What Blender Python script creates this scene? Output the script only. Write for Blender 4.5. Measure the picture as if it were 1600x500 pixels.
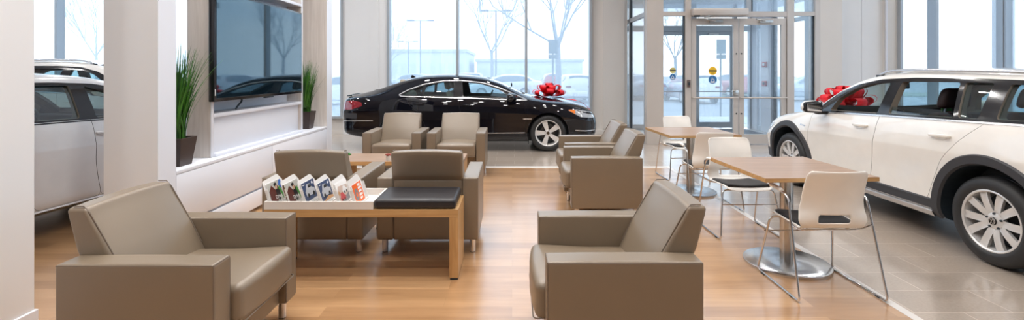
import bpy, bmesh, math, random
import numpy as np
from mathutils import Vector, Matrix, geometry
from mathutils.bvhtree import BVHTree
random.seed(7)
sc = bpy.context.scene
for _o in list(bpy.data.objects): bpy.data.objects.remove(_o)
COL = sc.collection
PI = math.pi

# ---------------------------------------------------------------- camera
CAM_H = 1.46
cd = bpy.data.cameras.new('camera'); cam = bpy.data.objects.new('camera', cd); COL.objects.link(cam)
cam.location = (0, 0, CAM_H); cam.rotation_euler = (PI/2, 0, 0)
cd.sensor_fit = 'HORIZONTAL'; cd.sensor_width = 36.0; cd.lens = 755*36.0/1600
cd.shift_y = -(250-112)/1600.0; cd.clip_start = 0.05; cd.clip_end = 600
sc.camera = cam
# ---------------------------------------------------------------- look
sc.view_settings.view_transform = 'Standard'; sc.view_settings.look = 'None'
sc.view_settings.gamma = 1.0; sc.view_settings.exposure = 0.0; sc.view_settings.use_curve_mapping = False
try:
    cy = sc.cycles
    cy.use_denoising = True; cy.max_bounces = 9; cy.diffuse_bounces = 4; cy.glossy_bounces = 4
    cy.transmission_bounces = 6; cy.transparent_max_bounces = 24
    cy.caustics_reflective = False; cy.caustics_refractive = False; cy.sample_clamp_indirect = 4.0
    cy.use_adaptive_sampling = True; cy.adaptive_threshold = 0.02
except Exception: pass
SKY = 2.9          # sky strength
LAMP_W = 20.5       # watts of each ceiling downlight
LAMP_C = (1.0, 0.975, 0.95)
# ---------------------------------------------------------------- sky
w = bpy.data.worlds.new('sky'); sc.world = w; w.use_nodes = True
nt = w.node_tree; N = nt.nodes; L = nt.links; N.clear()
tc = N.new('ShaderNodeTexCoord'); sep = N.new('ShaderNodeSeparateXYZ'); L.new(tc.outputs['Generated'], sep.inputs[0])
mp = N.new('ShaderNodeMapping'); mp.inputs['Scale'].default_value = (1.6, 1.6, 4.5); L.new(tc.outputs['Generated'], mp.inputs[0])
nz = N.new('ShaderNodeTexNoise'); nz.inputs['Scale'].default_value = 2.2; nz.inputs['Detail'].default_value = 7; nz.inputs['Roughness'].default_value = .55
L.new(mp.outputs[0], nz.inputs['Vector'])
cr = N.new('ShaderNodeValToRGB'); cr.color_ramp.elements[0].position = .40; cr.color_ramp.elements[1].position = .60
L.new(nz.outputs['Fac'], cr.inputs[0])
gr = N.new('ShaderNodeValToRGB'); L.new(sep.outputs['Z'], gr.inputs[0])
gr.color_ramp.elements[0].position = 0.0; gr.color_ramp.elements[0].color = (.83, .90, .98, 1)
gr.color_ramp.elements[1].position = .55; gr.color_ramp.elements[1].color = (.50, .68, .90, 1)
e = gr.color_ramp.elements.new(.10); e.color = (.76, .86, .97, 1)
mx = N.new('ShaderNodeMixRGB'); L.new(cr.outputs[0], mx.inputs[0]); L.new(gr.outputs[0], mx.inputs[1]); mx.inputs[2].default_value = (.98, .985, 1, 1)
bg = N.new('ShaderNodeBackground'); bg.inputs['Strength'].default_value = SKY; L.new(mx.outputs[0], bg.inputs[0])
out = N.new('ShaderNodeOutputWorld'); L.new(bg.outputs[0], out.inputs[0])

def portal(cx, cy_, cz, sx, sz, rz):
    """sampling aid in a window opening: lets sky light in, gives off nothing itself"""
    l = bpy.data.lights.new('window_light', 'AREA'); l.shape = 'RECTANGLE'; l.size = sx; l.size_y = sz; l.cycles.is_portal = True
    o = bpy.data.objects.new('window_light', l); COL.objects.link(o); o.location = (cx, cy_, cz)
    o.rotation_euler = (-PI/2, 0, rz)
    return o
# room extents
RX0, RX1, RY0, YB, YV, YO, CEIL = -12.0, 10.0, -5.0, 11.4, 9.67, 12.5, 5.2
YR = 9.9
portal(-7.9, YB-.02, 2.6, 7.8, 4.4, 0); portal(-.5, YB-.02, 2.6, 4.7, 4.4, 0); portal(4.4, YV-.1, 2.4, 3.3, 4.6, 0)
portal(8.9, YR-.02, 2.6, 2.1, 4.4, 0)
portal(RX1-.05, 3.6, 2.7, 11.0, 4.2, -PI/2); portal(RX0+.05, 3.6, 2.7, 13.0, 4.2, PI/2)

# ---------------------------------------------------------------- materials
MATS = {}
def principled(name, col, rough=.5, metal=0, spec=.5, coat=0, coat_r=.03, ior=None, trans=0, alpha=1, sheen=0, noise=None, bump=None, emis=None):
    if name in MATS: return MATS[name]
    m = bpy.data.materials.new(name); m.use_nodes = True; MATS[name] = m
    t = m.node_tree; b = t.nodes['Principled BSDF']
    b.inputs['Base Color'].default_value = (*col, 1); b.inputs['Roughness'].default_value = rough
    b.inputs['Metallic'].default_value = metal; b.inputs['Specular IOR Level'].default_value = spec
    b.inputs['Coat Weight'].default_value = coat; b.inputs['Coat Roughness'].default_value = coat_r
    if ior: b.inputs['IOR'].default_value = ior
    b.inputs['Transmission Weight'].default_value = trans; b.inputs['Alpha'].default_value = alpha
    b.inputs['Sheen Weight'].default_value = sheen
    if emis: b.inputs['Emission Color'].default_value = (*emis[0], 1); b.inputs['Emission Strength'].default_value = emis[1]
    co = t.nodes.new('ShaderNodeTexCoord')
    sc_, am = noise or (6.0, .03)
    n = t.nodes.new('ShaderNodeTexNoise'); n.inputs['Scale'].default_value = sc_; n.inputs['Detail'].default_value = 4
    t.links.new(co.outputs['Object'], n.inputs['Vector'])
    r = t.nodes.new('ShaderNodeValToRGB')
    r.color_ramp.elements[0].position = .3; r.color_ramp.elements[1].position = .7
    r.color_ramp.elements[0].color = (*[max(0, c*(1-am)) for c in col], 1); r.color_ramp.elements[1].color = (*[min(1, c*(1+am)) for c in col], 1)
    t.links.new(n.outputs['Fac'], r.inputs[0]); t.links.new(r.outputs[0], b.inputs['Base Color'])
    if bump:
        n2 = t.nodes.new('ShaderNodeTexNoise'); n2.inputs['Scale'].default_value = bump[0]; n2.inputs['Detail'].default_value = 3
        t.links.new(co.outputs['Object'], n2.inputs['Vector'])
        bu = t.nodes.new('ShaderNodeBump'); bu.inputs['Strength'].default_value = bump[1]; bu.inputs['Distance'].default_value = bump[2]
        t.links.new(n2.outputs['Fac'], bu.inputs['Height']); t.links.new(bu.outputs[0], b.inputs['Normal'])
    return m
def glass_mat(name, tint=(1,1,1), haze=0.0, haze_c=(.8,.9,1), refl=1.0, dark=0.0, ior=1.5):
    """thin pane: see-through, mirror reflection by fresnel, a translucent veil imitating glare from outside"""
    m = bpy.data.materials.new(name); m.use_nodes = True; MATS[name] = m
    t = m.node_tree; t.nodes.clear()
    o = t.nodes.new('ShaderNodeOutputMaterial'); tr = t.nodes.new('ShaderNodeBsdfTransparent'); tr.inputs[0].default_value = (*tint, 1)
    gl = t.nodes.new('ShaderNodeBsdfGlossy'); gl.inputs['Roughness'].default_value = .0; gl.inputs['Color'].default_value = (refl, refl, refl, 1)
    # one fresnel weight for both sides of the pane: Layer Weight never goes into total reflection
    fr = t.nodes.new('ShaderNodeLayerWeight'); fr.inputs['Blend'].default_value = .5
    mr = t.nodes.new('ShaderNodeMath'); mr.operation = 'POWER'; mr.inputs[1].default_value = 4.0
    f0 = ((ior-1)/(ior+1))**2*1.7
    md = t.nodes.new('ShaderNodeMath'); md.operation = 'MULTIPLY_ADD'; md.inputs[1].default_value = 1-f0; md.inputs[2].default_value = f0; md.use_clamp = True
    t.links.new(fr.outputs['Facing'], mr.inputs[0]); t.links.new(mr.outputs[0], md.inputs[0])
    base = tr
    if haze > 0:  # glare and haze over the outdoors, put into the pane as a pale veil
        tl = t.nodes.new('ShaderNodeBsdfTranslucent'); tl.inputs[0].default_value = (*haze_c, 1)
        mh = t.nodes.new('ShaderNodeMixShader'); mh.inputs[0].default_value = haze
        t.links.new(tr.outputs[0], mh.inputs[1]); t.links.new(tl.outputs[0], mh.inputs[2]); base = mh
    ms = t.nodes.new('ShaderNodeMixShader'); t.links.new(md.outputs[0], ms.inputs[0]); t.links.new(base.outputs[0], ms.inputs[1]); t.links.new(gl.outputs[0], ms.inputs[2])
    t.links.new(ms.outputs[0], o.inputs[0])
    return m
def wood_mat(name, c1, c2, axis='X', scale=14, rough=.38, stretch=14, coat=0.0):
    if name in MATS: return MATS[name]
    m = bpy.data.materials.new(name); m.use_nodes = True; MATS[name] = m
    t = m.node_tree; b = t.nodes['Principled BSDF']; b.inputs['Roughness'].default_value = rough; b.inputs['Coat Weight'].default_value = coat
    co = t.nodes.new('ShaderNodeTexCoord'); mpn = t.nodes.new('ShaderNodeMapping')
    s = [1, 1, 1]; s['XYZ'.index(axis)] = 1/stretch; mpn.inputs['Scale'].default_value = s
    t.links.new(co.outputs['Object'], mpn.inputs[0])
    n = t.nodes.new('ShaderNodeTexNoise'); n.inputs['Scale'].default_value = scale*3; n.inputs['Detail'].default_value = 6; n.inputs['Distortion'].default_value = .6
    t.links.new(mpn.outputs[0], n.inputs['Vector'])
    r = t.nodes.new('ShaderNodeValToRGB'); r.color_ramp.elements[0].position = .3; r.color_ramp.elements[1].position = .7
    r.color_ramp.elements[0].color = (*c1, 1); r.color_ramp.elements[1].color = (*c2, 1)
    t.links.new(n.outputs['Fac'], r.inputs[0]); t.links.new(r.outputs[0], b.inputs['Base Color'])
    return m
def plank_mat():
    m = bpy.data.materials.new('oak_plank_floor'); m.use_nodes = True
    t = m.node_tree; b = t.nodes['Principled BSDF']; b.inputs['Roughness'].default_value = .30; b.inputs['Specular IOR Level'].default_value = 1.0; b.inputs['Coat Weight'].default_value = 1.0; b.inputs['Coat Roughness'].default_value = .17
    co = t.nodes.new('ShaderNodeTexCoord')
    br = t.nodes.new('ShaderNodeTexBrick'); br.offset = .37; br.offset_frequency = 2
    br.inputs['Scale'].default_value = 1; br.inputs['Brick Width'].default_value = 1.15; br.inputs['Row Height'].default_value = .125
    br.inputs['Mortar Size'].default_value = .0012; br.inputs['Mortar Smooth'].default_value = .3; br.inputs['Bias'].default_value = 0
    br.inputs['Color1'].default_value = (.0, .0, .0, 1); br.inputs['Color2'].default_value = (1, 1, 1, 1); br.inputs['Mortar'].default_value = (.15, .15, .15, 1)
    t.links.new(co.outputs['Object'], br.inputs['Vector'])
    mp_ = t.nodes.new('ShaderNodeMapping'); mp_.inputs['Scale'].default_value = (.09, 1, 1); t.links.new(co.outputs['Object'], mp_.inputs[0])
    n = t.nodes.new('ShaderNodeTexNoise'); n.inputs['Scale'].default_value = 26; n.inputs['Detail'].default_value = 8; n.inputs['Roughness'].default_value = .6; n.inputs['Distortion'].default_value = .8
    t.links.new(mp_.outputs[0], n.inputs['Vector'])
    mx = t.nodes.new('ShaderNodeMixRGB'); mx.inputs[0].default_value = .45
    t.links.new(n.outputs['Fac'], mx.inputs[1]); t.links.new(br.outputs['Color'], mx.inputs[2])
    r = t.nodes.new('ShaderNodeValToRGB'); E = r.color_ramp.elements
    E[0].position = .15; E[0].color = (.33, .17, .072, 1); E[1].position = .85; E[1].color = (.62, .37, .185, 1)
    t.links.new(mx.outputs[0], r.inputs[0]); t.links.new(r.outputs[0], b.inputs['Base Color'])
    bu = t.nodes.new('ShaderNodeBump'); bu.inputs['Strength'].default_value = .06; bu.inputs['Distance'].default_value = .002
    t.links.new(n.outputs['Fac'], bu.inputs['Height']); t.links.new(bu.outputs[0], b.inputs['Normal'])
    return m
def tile_mat():
    m = bpy.data.materials.new('beige_floor_tile'); m.use_nodes = True
    t = m.node_tree; b = t.nodes['Principled BSDF']; b.inputs['Roughness'].default_value = .30; b.inputs['Specular IOR Level'].default_value = .8; b.inputs['Coat Weight'].default_value = 1.0; b.inputs['Coat Roughness'].default_value = .13
    co = t.nodes.new('ShaderNodeTexCoord'); mp_ = t.nodes.new('ShaderNodeMapping'); mp_.inputs['Location'].default_value = (-.04+.3, .02, 0)
    t.links.new(co.outputs['Object'], mp_.inputs[0])
    br = t.nodes.new('ShaderNodeTexBrick'); br.offset = .5; br.inputs['Scale'].default_value = 1
    br.inputs['Brick Width'].default_value = .6; br.inputs['Row Height'].default_value = .295; br.inputs['Mortar Size'].default_value = .0022
    br.inputs['Color1'].default_value = (.41, .34, .28, 1); br.inputs['Color2'].default_value = (.47, .395, .33, 1); br.inputs['Mortar'].default_value = (.78, .69, .60, 1)
    t.links.new(mp_.outputs[0], br.inputs['Vector'])
    n = t.nodes.new('ShaderNodeTexNoise'); n.inputs['Scale'].default_value = 60; n.inputs['Detail'].default_value = 5; t.links.new(co.outputs['Object'], n.inputs['Vector'])
    mx = t.nodes.new('ShaderNodeMixRGB'); mx.blend_type = 'SOFT_LIGHT'; mx.inputs[0].default_value = .35
    t.links.new(br.outputs['Color'], mx.inputs[1]); t.links.new(n.outputs['Fac'], mx.inputs[2]); t.links.new(mx.outputs[0], b.inputs['Base Color'])
    return m
M_WALL = principled('wall_paint', (.77, .775, .785), .55, noise=(1.5, .015))
M_WHITE = principled('white_laminate', (.74, .765, .83), .35, noise=(2, .01))
M_GREIGE = principled('greige_panel', (.70, .67, .64), .5, noise=(2, .015))
M_ALU = principled('anodised_aluminium', (.60, .55, .51), .38, metal=.35, noise=(3, .02))
M_FRAME = principled('window_frame_grey', (.42, .46, .50), .4, metal=.3, noise=(3, .02))
M_DARK = principled('black_gasket', (.02, .03, .04), .5)
M_PLANK = plank_mat(); M_TILE = tile_mat()
M_FRONT = principled('dark_rear_wall', (.24, .235, .23), .7)
M_STRIP = principled('white_floor_strip', (.72, .70, .68), .35)
M_GLASS = glass_mat('window_glass', tint=(.90, .96, 1.0), haze=.30, haze_c=(.68, .76, .84))
M_GLASS_OUT = glass_mat('outer_entrance_glass', tint=(.95, .98, 1.0), haze=.15, haze_c=(.8, .88, .95))
M_GLASS_IN = glass_mat('door_glass', tint=(.93, .97, .99), haze=.05, haze_c=(.8, .9, 1))
M_LEATHER = principled('taupe_leather', (.215, .166, .117), .33, spec=.65, noise=(3, .03), bump=(260, .10, .002))
M_SEAM = principled('leather_piping', (.17, .132, .10), .45)
M_CHROME = principled('chrome', (.75, .75, .76), .12, metal=1)
M_STEEL = principled('brushed_steel', (.62, .60, .57), .25, metal=1, noise=(30, .05))
M_BENCH = wood_mat('bench_oak', (.42, .235, .09), (.60, .37, .165), 'X', 12)
M_TABLE = wood_mat('table_laminate', (.30, .19, .125), (.41, .275, .19), 'X', 12, rough=.3)
M_LIGHTWOOD = wood_mat('pale_grained_laminate', (.56, .51, .47), (.66, .61, .57), 'Z', 10, rough=.45)
M_BLACKVINYL = principled('black_vinyl', (.018, .017, .02), .42, bump=(300, .08, .002))
M_BLACKFABRIC = principled('black_seat_fabric', (.012, .012, .014), .85, sheen=.15, bump=(500, .2, .002))
M_SHELL = principled('white_plastic_shell', (.88, .86, .82), .30)
M_SCREEN = principled('tv_screen', (.004, .010, .016), .03, spec=1.0, ior=1.7)
M_SCREEN.node_tree.nodes['Principled BSDF'].inputs['Specular Tint'].default_value = (.55, .85, 1, 1)
M_BEZEL = principled('black_gloss_plastic', (.012, .012, .015), .15)
M_POT = principled('dark_brown_pot', (.045, .028, .024), .4)
M_SOIL = principled('potting_soil', (.03, .02, .015), .9)
M_WPOT = principled('white_ceramic', (.72, .70, .66), .3)
M_RED = principled('red_satin_ribbon', (.70, .004, .014), .45, spec=.4)
M_TYRE = principled('tyre_rubber', (.018, .018, .019), .55, noise=(40, .1))
M_RIM = principled('silver_alloy', (.74, .73, .72), .25, metal=.35)
M_RIMD = principled('dark_brake_metal', (.10, .10, .10), .4, metal=.8)
M_CARGLASS = glass_mat('tinted_car_glass', tint=(.52, .66, .68), refl=1.0, ior=1.6)
M_CARBLACK = principled('car_black_trim', (.012, .012, .014), .12)
M_CARPLAST = principled('grey_black_cladding', (.035, .036, .042), .55)
M_CABIN = principled('cabin_lining', (.10, .09, .085), .7)
M_SEAT = principled('dark_brown_car_seat', (.035, .018, .018), .6)
M_WARM_SEAT = principled('beige_car_seat', (.35, .30, .24), .6)
M_TAIL = principled('red_tail_lamp', (.22, .006, .012), .08, coat=1)
M_AMBER = principled('amber_lamp', (.75, .20, .03), .12, coat=1)
M_LAMPGLASS = principled('clear_lamp', (.62, .64, .66), .06, metal=.6, coat=1)
M_SILVER = principled('silver_trim', (.62, .62, .63), .25, metal=.8)
P_WHITE = principled('warm_white_car_paint', (.86, .835, .79), .22, coat=1)
P_WHITE2 = principled('white_car_paint', (.78, .78, .79), .22, coat=1)
P_BLACK = principled('black_car_paint', (.004, .004, .007), .3, coat=1, coat_r=.01, spec=.0)
# ---------------------------------------------------------------- helpers
def link(name, me, mat=None, parent=None):
    o = bpy.data.objects.new(name, me); COL.objects.link(o)
    if mat is not None and me is not None and not me.materials: me.materials.append(mat)
    if parent is not None: o.parent = parent
    return o
def obj(name, bm, mat, parent=None, smooth=35, loc=None, rz=None):
    bmesh.ops.recalc_face_normals(bm, faces=bm.faces[:])
    me = bpy.data.meshes.new(name); bm.to_mesh(me); bm.free()
    if smooth:
        me.polygons.foreach_set('use_smooth', [True]*len(me.polygons))
        me.set_sharp_from_angle(angle=math.radians(smooth))
    o = link(name, me, mat, parent)
    if loc is not None: o.location = loc
    if rz is not None: o.rotation_euler = (0, 0, rz)
    return o
def tag(o, label, cat, group=None, kind=None):
    o['label'] = label
    if cat: o['category'] = cat
    if group: o['group'] = group
    if kind: o['kind'] = kind
    return o
def thing(name, label, cat, loc=(0, 0, 0), rz=0, group=None):
    o = bpy.data.objects.new(name, None); COL.objects.link(o); o.empty_display_size = .1
    o.location = loc; o.rotation_euler = (0, 0, rz)
    return tag(o, label, cat, group)
def struct(o, parent=None):
    o['kind'] = 'structure'; return o
def dup(root, loc=None, rz=None, label=None, cat=None, group=None, parent=None):
    r = root.copy(); COL.objects.link(r); r.parent = parent
    if loc is not None: r.location = loc
    if rz is not None: r.rotation_euler = (0, 0, rz)
    if label: r['label'] = label
    if cat: r['category'] = cat
    if group: r['group'] = group
    for ch in list(root.children): dup(ch, parent=r)
    return r
def box(bm, x0, x1, y0, y1, z0, z1, M=None):
    vs = [bm.verts.new((x, y, z)) for x in (x0, x1) for y in (y0, y1) for z in (z0, z1)]
    for f in ((0,1,3,2),(4,6,7,5),(0,4,5,1),(2,3,7,6),(0,2,6,4),(1,5,7,3)): bm.faces.new([vs[i] for i in f])
    if M is not None:
        for v in vs: v.co = M @ v.co
    return vs
def bev(bm, off, seg=2, ang=40):
    es = [e for e in bm.edges if len(e.link_faces) == 2 and e.calc_face_angle(0) > math.radians(ang)]
    bmesh.ops.bevel(bm, geom=es, offset=off, segments=seg, affect='EDGES', profile=.5, clamp_overlap=True)
    return bm
def bbox(x0, x1, y0, y1, z0, z1, off=.003, seg=2):
    bm = bmesh.new(); box(bm, x0, x1, y0, y1, z0, z1)
    bmesh.ops.recalc_face_normals(bm, faces=bm.faces[:])
    if off: bev(bm, off, seg)
    return bm
def boxgrid(bm, hx, hy, hz, r, fn=None, nr=3, nm=5):
    """rounded box as a dense grid around the origin; fn deforms each point"""
    def ax(h):
        a = [h-r+r*math.tan(k*PI/4/nr) for k in range(nr, 0, -1)]
        mid = [(h-r)*(1-2*k/nm) for k in range(nm+1)]
        return a + mid + [-q for q in reversed(a)]
    A = (ax(hx), ax(hy), ax(hz)); H = (hx, hy, hz); cache = {}
    def vert(p):
        k = tuple(round(c, 5) for c in p)
        if k in cache: return cache[k]
        q = Vector([max(-(H[i]-r), min(H[i]-r, p[i])) for i in range(3)]); d = Vector(p)-q
        pp = q + d.normalized()*r if d.length > 1e-9 else Vector(p)
        if fn: pp = Vector(fn(pp))
        v = bm.verts.new(pp); cache[k] = v; return v
    for ax_ in range(3):
        i, j = [(1,2),(2,0),(0,1)][ax_]
        for s in (-1, 1):
            for a in range(len(A[i])-1):
                for b in range(len(A[j])-1):
                    P = []
                    for (aa, bb) in ((a,b),(a+1,b),(a+1,b+1),(a,b+1)):
                        p = [0,0,0]; p[ax_] = s*H[ax_]; p[i] = A[i][aa]; p[j] = A[j][bb]; P.append(vert(p))
                    if len(set(P)) == 4:
                        try: bm.faces.new(P if s < 0 else P[::-1])
                        except ValueError: pass
    return bm
def fillet(pts, rad, n=6):
    pts = [Vector(p) for p in pts]; out = [pts[0]]
    for i in range(1, len(pts)-1):
        a, b, c = pts[i-1], pts[i], pts[i+1]; u = (a-b); v = (c-b)
        d = min(rad, u.length*.49, v.length*.49); p0 = b+u.normalized()*d; p1 = b+v.normalized()*d
        for k in range(n+1):
            t = k/n; out.append(p0*(1-t)**2 + b*2*t*(1-t) + p1*t*t)
    out.append(pts[-1]); return out
def tube(bm, pts, r, seg=10, closed=False, rfn=None):
    pts = [Vector(p) for p in pts]; n = len(pts); rings = []; up = None
    for i, p in enumerate(pts):
        t = (pts[(i+1) % n]-pts[i-1]) if (closed or 0 < i < n-1) else (pts[1]-pts[0] if i == 0 else pts[-1]-pts[-2])
        if t.length < 1e-9: t = Vector((0,0,1))
        t.normalize()
        if up is None:
            up = Vector((0,0,1)) if abs(t.z) < .9 else Vector((1,0,0))
        s = t.cross(up)
        if s.length < 1e-6: s = t.orthogonal()
        s.normalize(); up = s.cross(t).normalized()
        rr = rfn(i/(n-1)) if rfn else r
        rings.append([bm.verts.new(p + (s*math.cos(2*PI*k/seg)+up*math.sin(2*PI*k/seg))*rr) for k in range(seg)])
    m = n if closed else n-1
    for i in range(m):
        A, B = rings[i], rings[(i+1) % n]
        for k in range(seg): bm.faces.new((A[k], A[(k+1) % seg], B[(k+1) % seg], B[k]))
    if not closed:
        bm.faces.new(rings[0][::-1]); bm.faces.new(rings[-1])
    return bm
def lathe(bm, prof, seg=32, M=None, cap=True):
    """profile [(r,z)] spun about z"""
    rings = []
    for (r, z) in prof:
        if r < 1e-6: rings.append([bm.verts.new((0, 0, z))])
        else: rings.append([bm.verts.new((r*math.cos(2*PI*k/seg), r*math.sin(2*PI*k/seg), z)) for k in range(seg)])
    for A, B in zip(rings, rings[1:]):
        for k in range(seg):
            a, b = A[k % len(A)], A[(k+1) % len(A)]; c, d = B[(k+1) % len(B)], B[k % len(B)]
            f = [v for i, v in enumerate((a, b, c, d)) if v not in (a, b, c, d)[:i]]
            if len(f) > 2: bm.faces.new(f)
    if cap:
        for R in (rings[0], rings[-1]):
            if len(R) > 1:
                try: bm.faces.new(R)
                except ValueError: pass
    if M is not None:
        for R in rings:
            for v in R: v.co = M @ v.co
    return bm
def prism(bm, poly, fn0, fn1):
    """extrude a 2-D polygon between two placements"""
    a = [bm.verts.new(fn0(*p)) for p in poly]; b = [bm.verts.new(fn1(*p)) for p in poly]; n = len(poly)
    bm.faces.new(a); bm.faces.new(b[::-1])
    for i in range(n): bm.faces.new((a[i], b[i], b[(i+1) % n], a[(i+1) % n]))
    return bm
def text_mesh(body, size, depth=.0008):
    c = bpy.data.curves.new('lettering', 'FONT'); c.body = body; c.size = size; c.extrude = depth; c.align_x = 'CENTER'; c.align_y = 'CENTER'
    o = bpy.data.objects.new('lettering', c); COL.objects.link(o)
    me = bpy.data.meshes.new_from_object(o.evaluated_get(bpy.context.evaluated_depsgraph_get()))
    bpy.data.objects.remove(o); return me

# ---------------------------------------------------------------- the setting
def S(name, bm, mat, smooth=None): return struct(obj(name, bm, mat, smooth=smooth))
bm = bmesh.new(); box(bm, RX0-.2, RX1+.2, RY0, YB+.02, -.12, -.001)
S('floor', bm, M_TILE)
bm = bmesh.new(); box(bm, 2.6, 6.5, YB+.02, YO+.1, -.12, -.001); S('floor', bm, M_TILE)
bm = bmesh.new(); box(bm, RX0, 2.36, RY0+.01, 7.34, -.04, 0); S('floor', bm, M_PLANK)
bm = bmesh.new(); box(bm, 2.36, 2.42, RY0+.01, 7.45, -.02, .0015); box(bm, RX0, 2.36, 7.34, 7.45, -.02, .0015); S('trim_1', bm, M_STRIP)
bm = bmesh.new(); box(bm, RX0-.2, RX1+.2, RY0, YB+.2, CEIL, CEIL+.15); S('ceiling', bm, M_WALL)
bm = bmesh.new(); box(bm, RX0-.2, RX1+.2, RY0-.15, RY0, 0, CEIL); S('wall_front', bm, M_FRONT)
# back wall of the showroom
SILL = .37; HEAD = 4.85
bm = bmesh.new()
box(bm, RX0-.2, -3.93, YB-.12, YB+.15, 0, SILL); box(bm, -2.9, 1.86, YB-.12, YB+.15, 0, SILL)
box(bm, RX0-.2, 2.69, YB-.12, YB+.15, HEAD, CEIL)
S('wall_back', bm, M_GREIGE)
bm = bmesh.new(); box(bm, -3.93, -2.9, YB-.16, YB+.15, 0, CEIL); box(bm, -3.30, -3.10, YB-.175, YB-.159, 0, CEIL); S('wall_back', bm, M_WALL)
bm = bmesh.new(); box(bm, 1.86, 2.69, YB-.12, YB+.15, 0, CEIL); box(bm, 2.12, 2.62, YB-.16, YB-.119, .13, CEIL); S('wall_back', bm, M_GREIGE)
bm = bmesh.new(); box(bm, RX0, -3.93, YB-.14, YB-.119, 0, .10); box(bm, -2.9, 2.69, YB-.175, YB-.119, 0, .10); S('baseboard_back', bm, M_GREIGE)
WIN = [0]
def window(x0, x1, z0, z1, y, mulls, axis='x', name=None, mat=M_FRAME, depth=.20, side=1, fw=.055, glass=M_GLASS, rails=()):
    """a glazed bay: frame, mullions and one pane between each pair; axis 'x' runs along x at depth y, 'y' runs along y at x=y"""
    WIN[0] += 1
    T = (lambda a, d, z: (a, y+d, z)) if axis == 'x' else (lambda a, d, z: (y+d*side, a, z))
    def bx(bm, a0, a1, d0, d1, z0_, z1_):
        vs = box(bm, a0, a1, d0, d1, z0_, z1_)
        for v in vs: v.co = Vector(T(*v.co))
    bm = bmesh.new()
    bx(bm, x0, x0+fw, -depth, 0, z0, z1); bx(bm, x1-fw, x1, -depth, 0, z0, z1)
    bx(bm, x0+fw, x1-fw, -depth, 0, z0, z0+fw); bx(bm, x0+fw, x1-fw, -depth, 0, z1-fw, z1)
    w_ = struct(obj('window_%d' % WIN[0], bm, mat, smooth=None))
    edges = [x0+fw] + list(mulls) + [x1-fw]
    for m_ in mulls:
        bm = bmesh.new(); bx(bm, m_-fw/2, m_+fw/2, -depth, 0, z0+fw, z1-fw); o = obj('mullion', bm, mat, w_, smooth=None)
        bm = bmesh.new(); bx(bm, m_-.022, m_+.022, 0, .012, z0+fw, z1-fw); obj('gasket', bm, M_DARK, o, smooth=None)
    for zr in rails:
        bm = bmesh.new(); bx(bm, x0+fw, x1-fw, -depth+.02, 0, zr-.035, zr+.035); obj('rail', bm, mat, w_, smooth=None)
    for a, b in zip(edges, edges[1:]):
        bm = bmesh.new(); bx(bm, a-.005, b+.005, -.006, 0, z0+.01, z1-.01); obj('pane', bm, glass, w_, smooth=None)
    return w_
window(RX0, -3.93, SILL, HEAD, YB, [-10.58, -8.95, -7.25, -5.6])
window(-2.9, 1.86, SILL, HEAD, YB, [-1.27, .33])
# right-hand part of the back wall
bm = bmesh.new(); box(bm, 6.17, 6.61, YR-.23, YR+.15, 0, CEIL); box(bm, 7.54, 7.80, YR-.12, YR+.15, 0, CEIL); S('wall_back', bm, M_GREIGE)
bm = bmesh.new(); box(bm, 6.61, 7.11, YR-.06, YR+.15, 0, CEIL); box(bm, 7.12, 7.54, YR-.06, YR+.15, 0, CEIL)
box(bm, 7.80, RX1+.2, YR-.12, YR+.15, 0, SILL); box(bm, 7.80, RX1+.2, YR-.12, YR+.15, HEAD, CEIL); box(bm, 9.98, RX1+.2, YR-.06, YR+.15, SILL, HEAD); S('wall_back', bm, M_WALL)
bm = bmesh.new(); tube(bm, [(7.555, YR-.15, .0), (7.555, YR-.15, CEIL)], .018); S('trim_2', bm, M_WHITE, 40)
window(7.80, 9.97, SILL, HEAD, YR, [8.54], depth=.2)
# side walls with glazing
bm = bmesh.new(); box(bm, RX1, RX1+.2, RY0, YR+.15, 0, .5); box(bm, RX1, RX1+.2, RY0, YR+.15, HEAD, CEIL); box(bm, RX1, RX1+.2, RY0, -2, .5, HEAD); box(bm, RX1, RX1+.2, 9.8, YR+.15, .5, HEAD); S('wall_right', bm, M_WALL)
window(-2, 9.8, .5, HEAD, RX1+.1, [-.6, .8, 2.2, 3.6, 5.0, 6.4, 7.8, 9.0], axis='y', side=1)
bm = bmesh.new(); box(bm, RX0-.2, RX0, RY0, YB+.15, 0, .5); box(bm, RX0-.2, RX0, RY0, YB+.15, HEAD, CEIL); box(bm, RX0-.2, RX0, RY0, -3, .5, HEAD); box(bm, RX0-.2, RX0, 10.2, YB+.15, .5, HEAD); S('wall_left', bm, M_WALL)
window(-3, 10.2, .5, HEAD, RX0-.1, [-1.4, .2, 1.8, 3.4, 5.0, 6.6, 8.2], axis='y', side=-1)

# ---------------------------------------------------------------- entrance vestibule
ZT = 2.62
def glazed(name, x0, x1, y, z0, z1, mat, frame_w, depth=.06, glass=M_GLASS_IN, bot=None, top=None, n=None):
    """leaf: stile-and-rail frame with one pane; returns the frame object"""
    bot = bot or frame_w; top = top or frame_w
    bm = bmesh.new(); d = depth/2
    box(bm, x0, x0+frame_w, y-d, y+d, z0, z1); box(bm, x1-frame_w, x1, y-d, y+d, z0, z1)
    box(bm, x0+frame_w, x1-frame_w, y-d, y+d, z0, z0+bot); box(bm, x0+frame_w, x1-frame_w, y-d, y+d, z1-top, z1)
    o = struct(obj(name, bm, mat, smooth=None))
    bm = bmesh.new(); box(bm, x0+frame_w-.005, x1-frame_w+.005, y-.003, y+.003, z0+bot-.005, z1-top+.005); obj('pane', bm, glass, o, smooth=None)
    return o
bm = bmesh.new()                                        # posts and rails of the inner screen
box(bm, 2.70, 3.03, YV, YV+.14, 0, CEIL); box(bm, 3.47, 3.585, YV, YV+.12, 0, CEIL); box(bm, 5.51, 5.65, YV, YV+.12, 0, CEIL)
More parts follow.
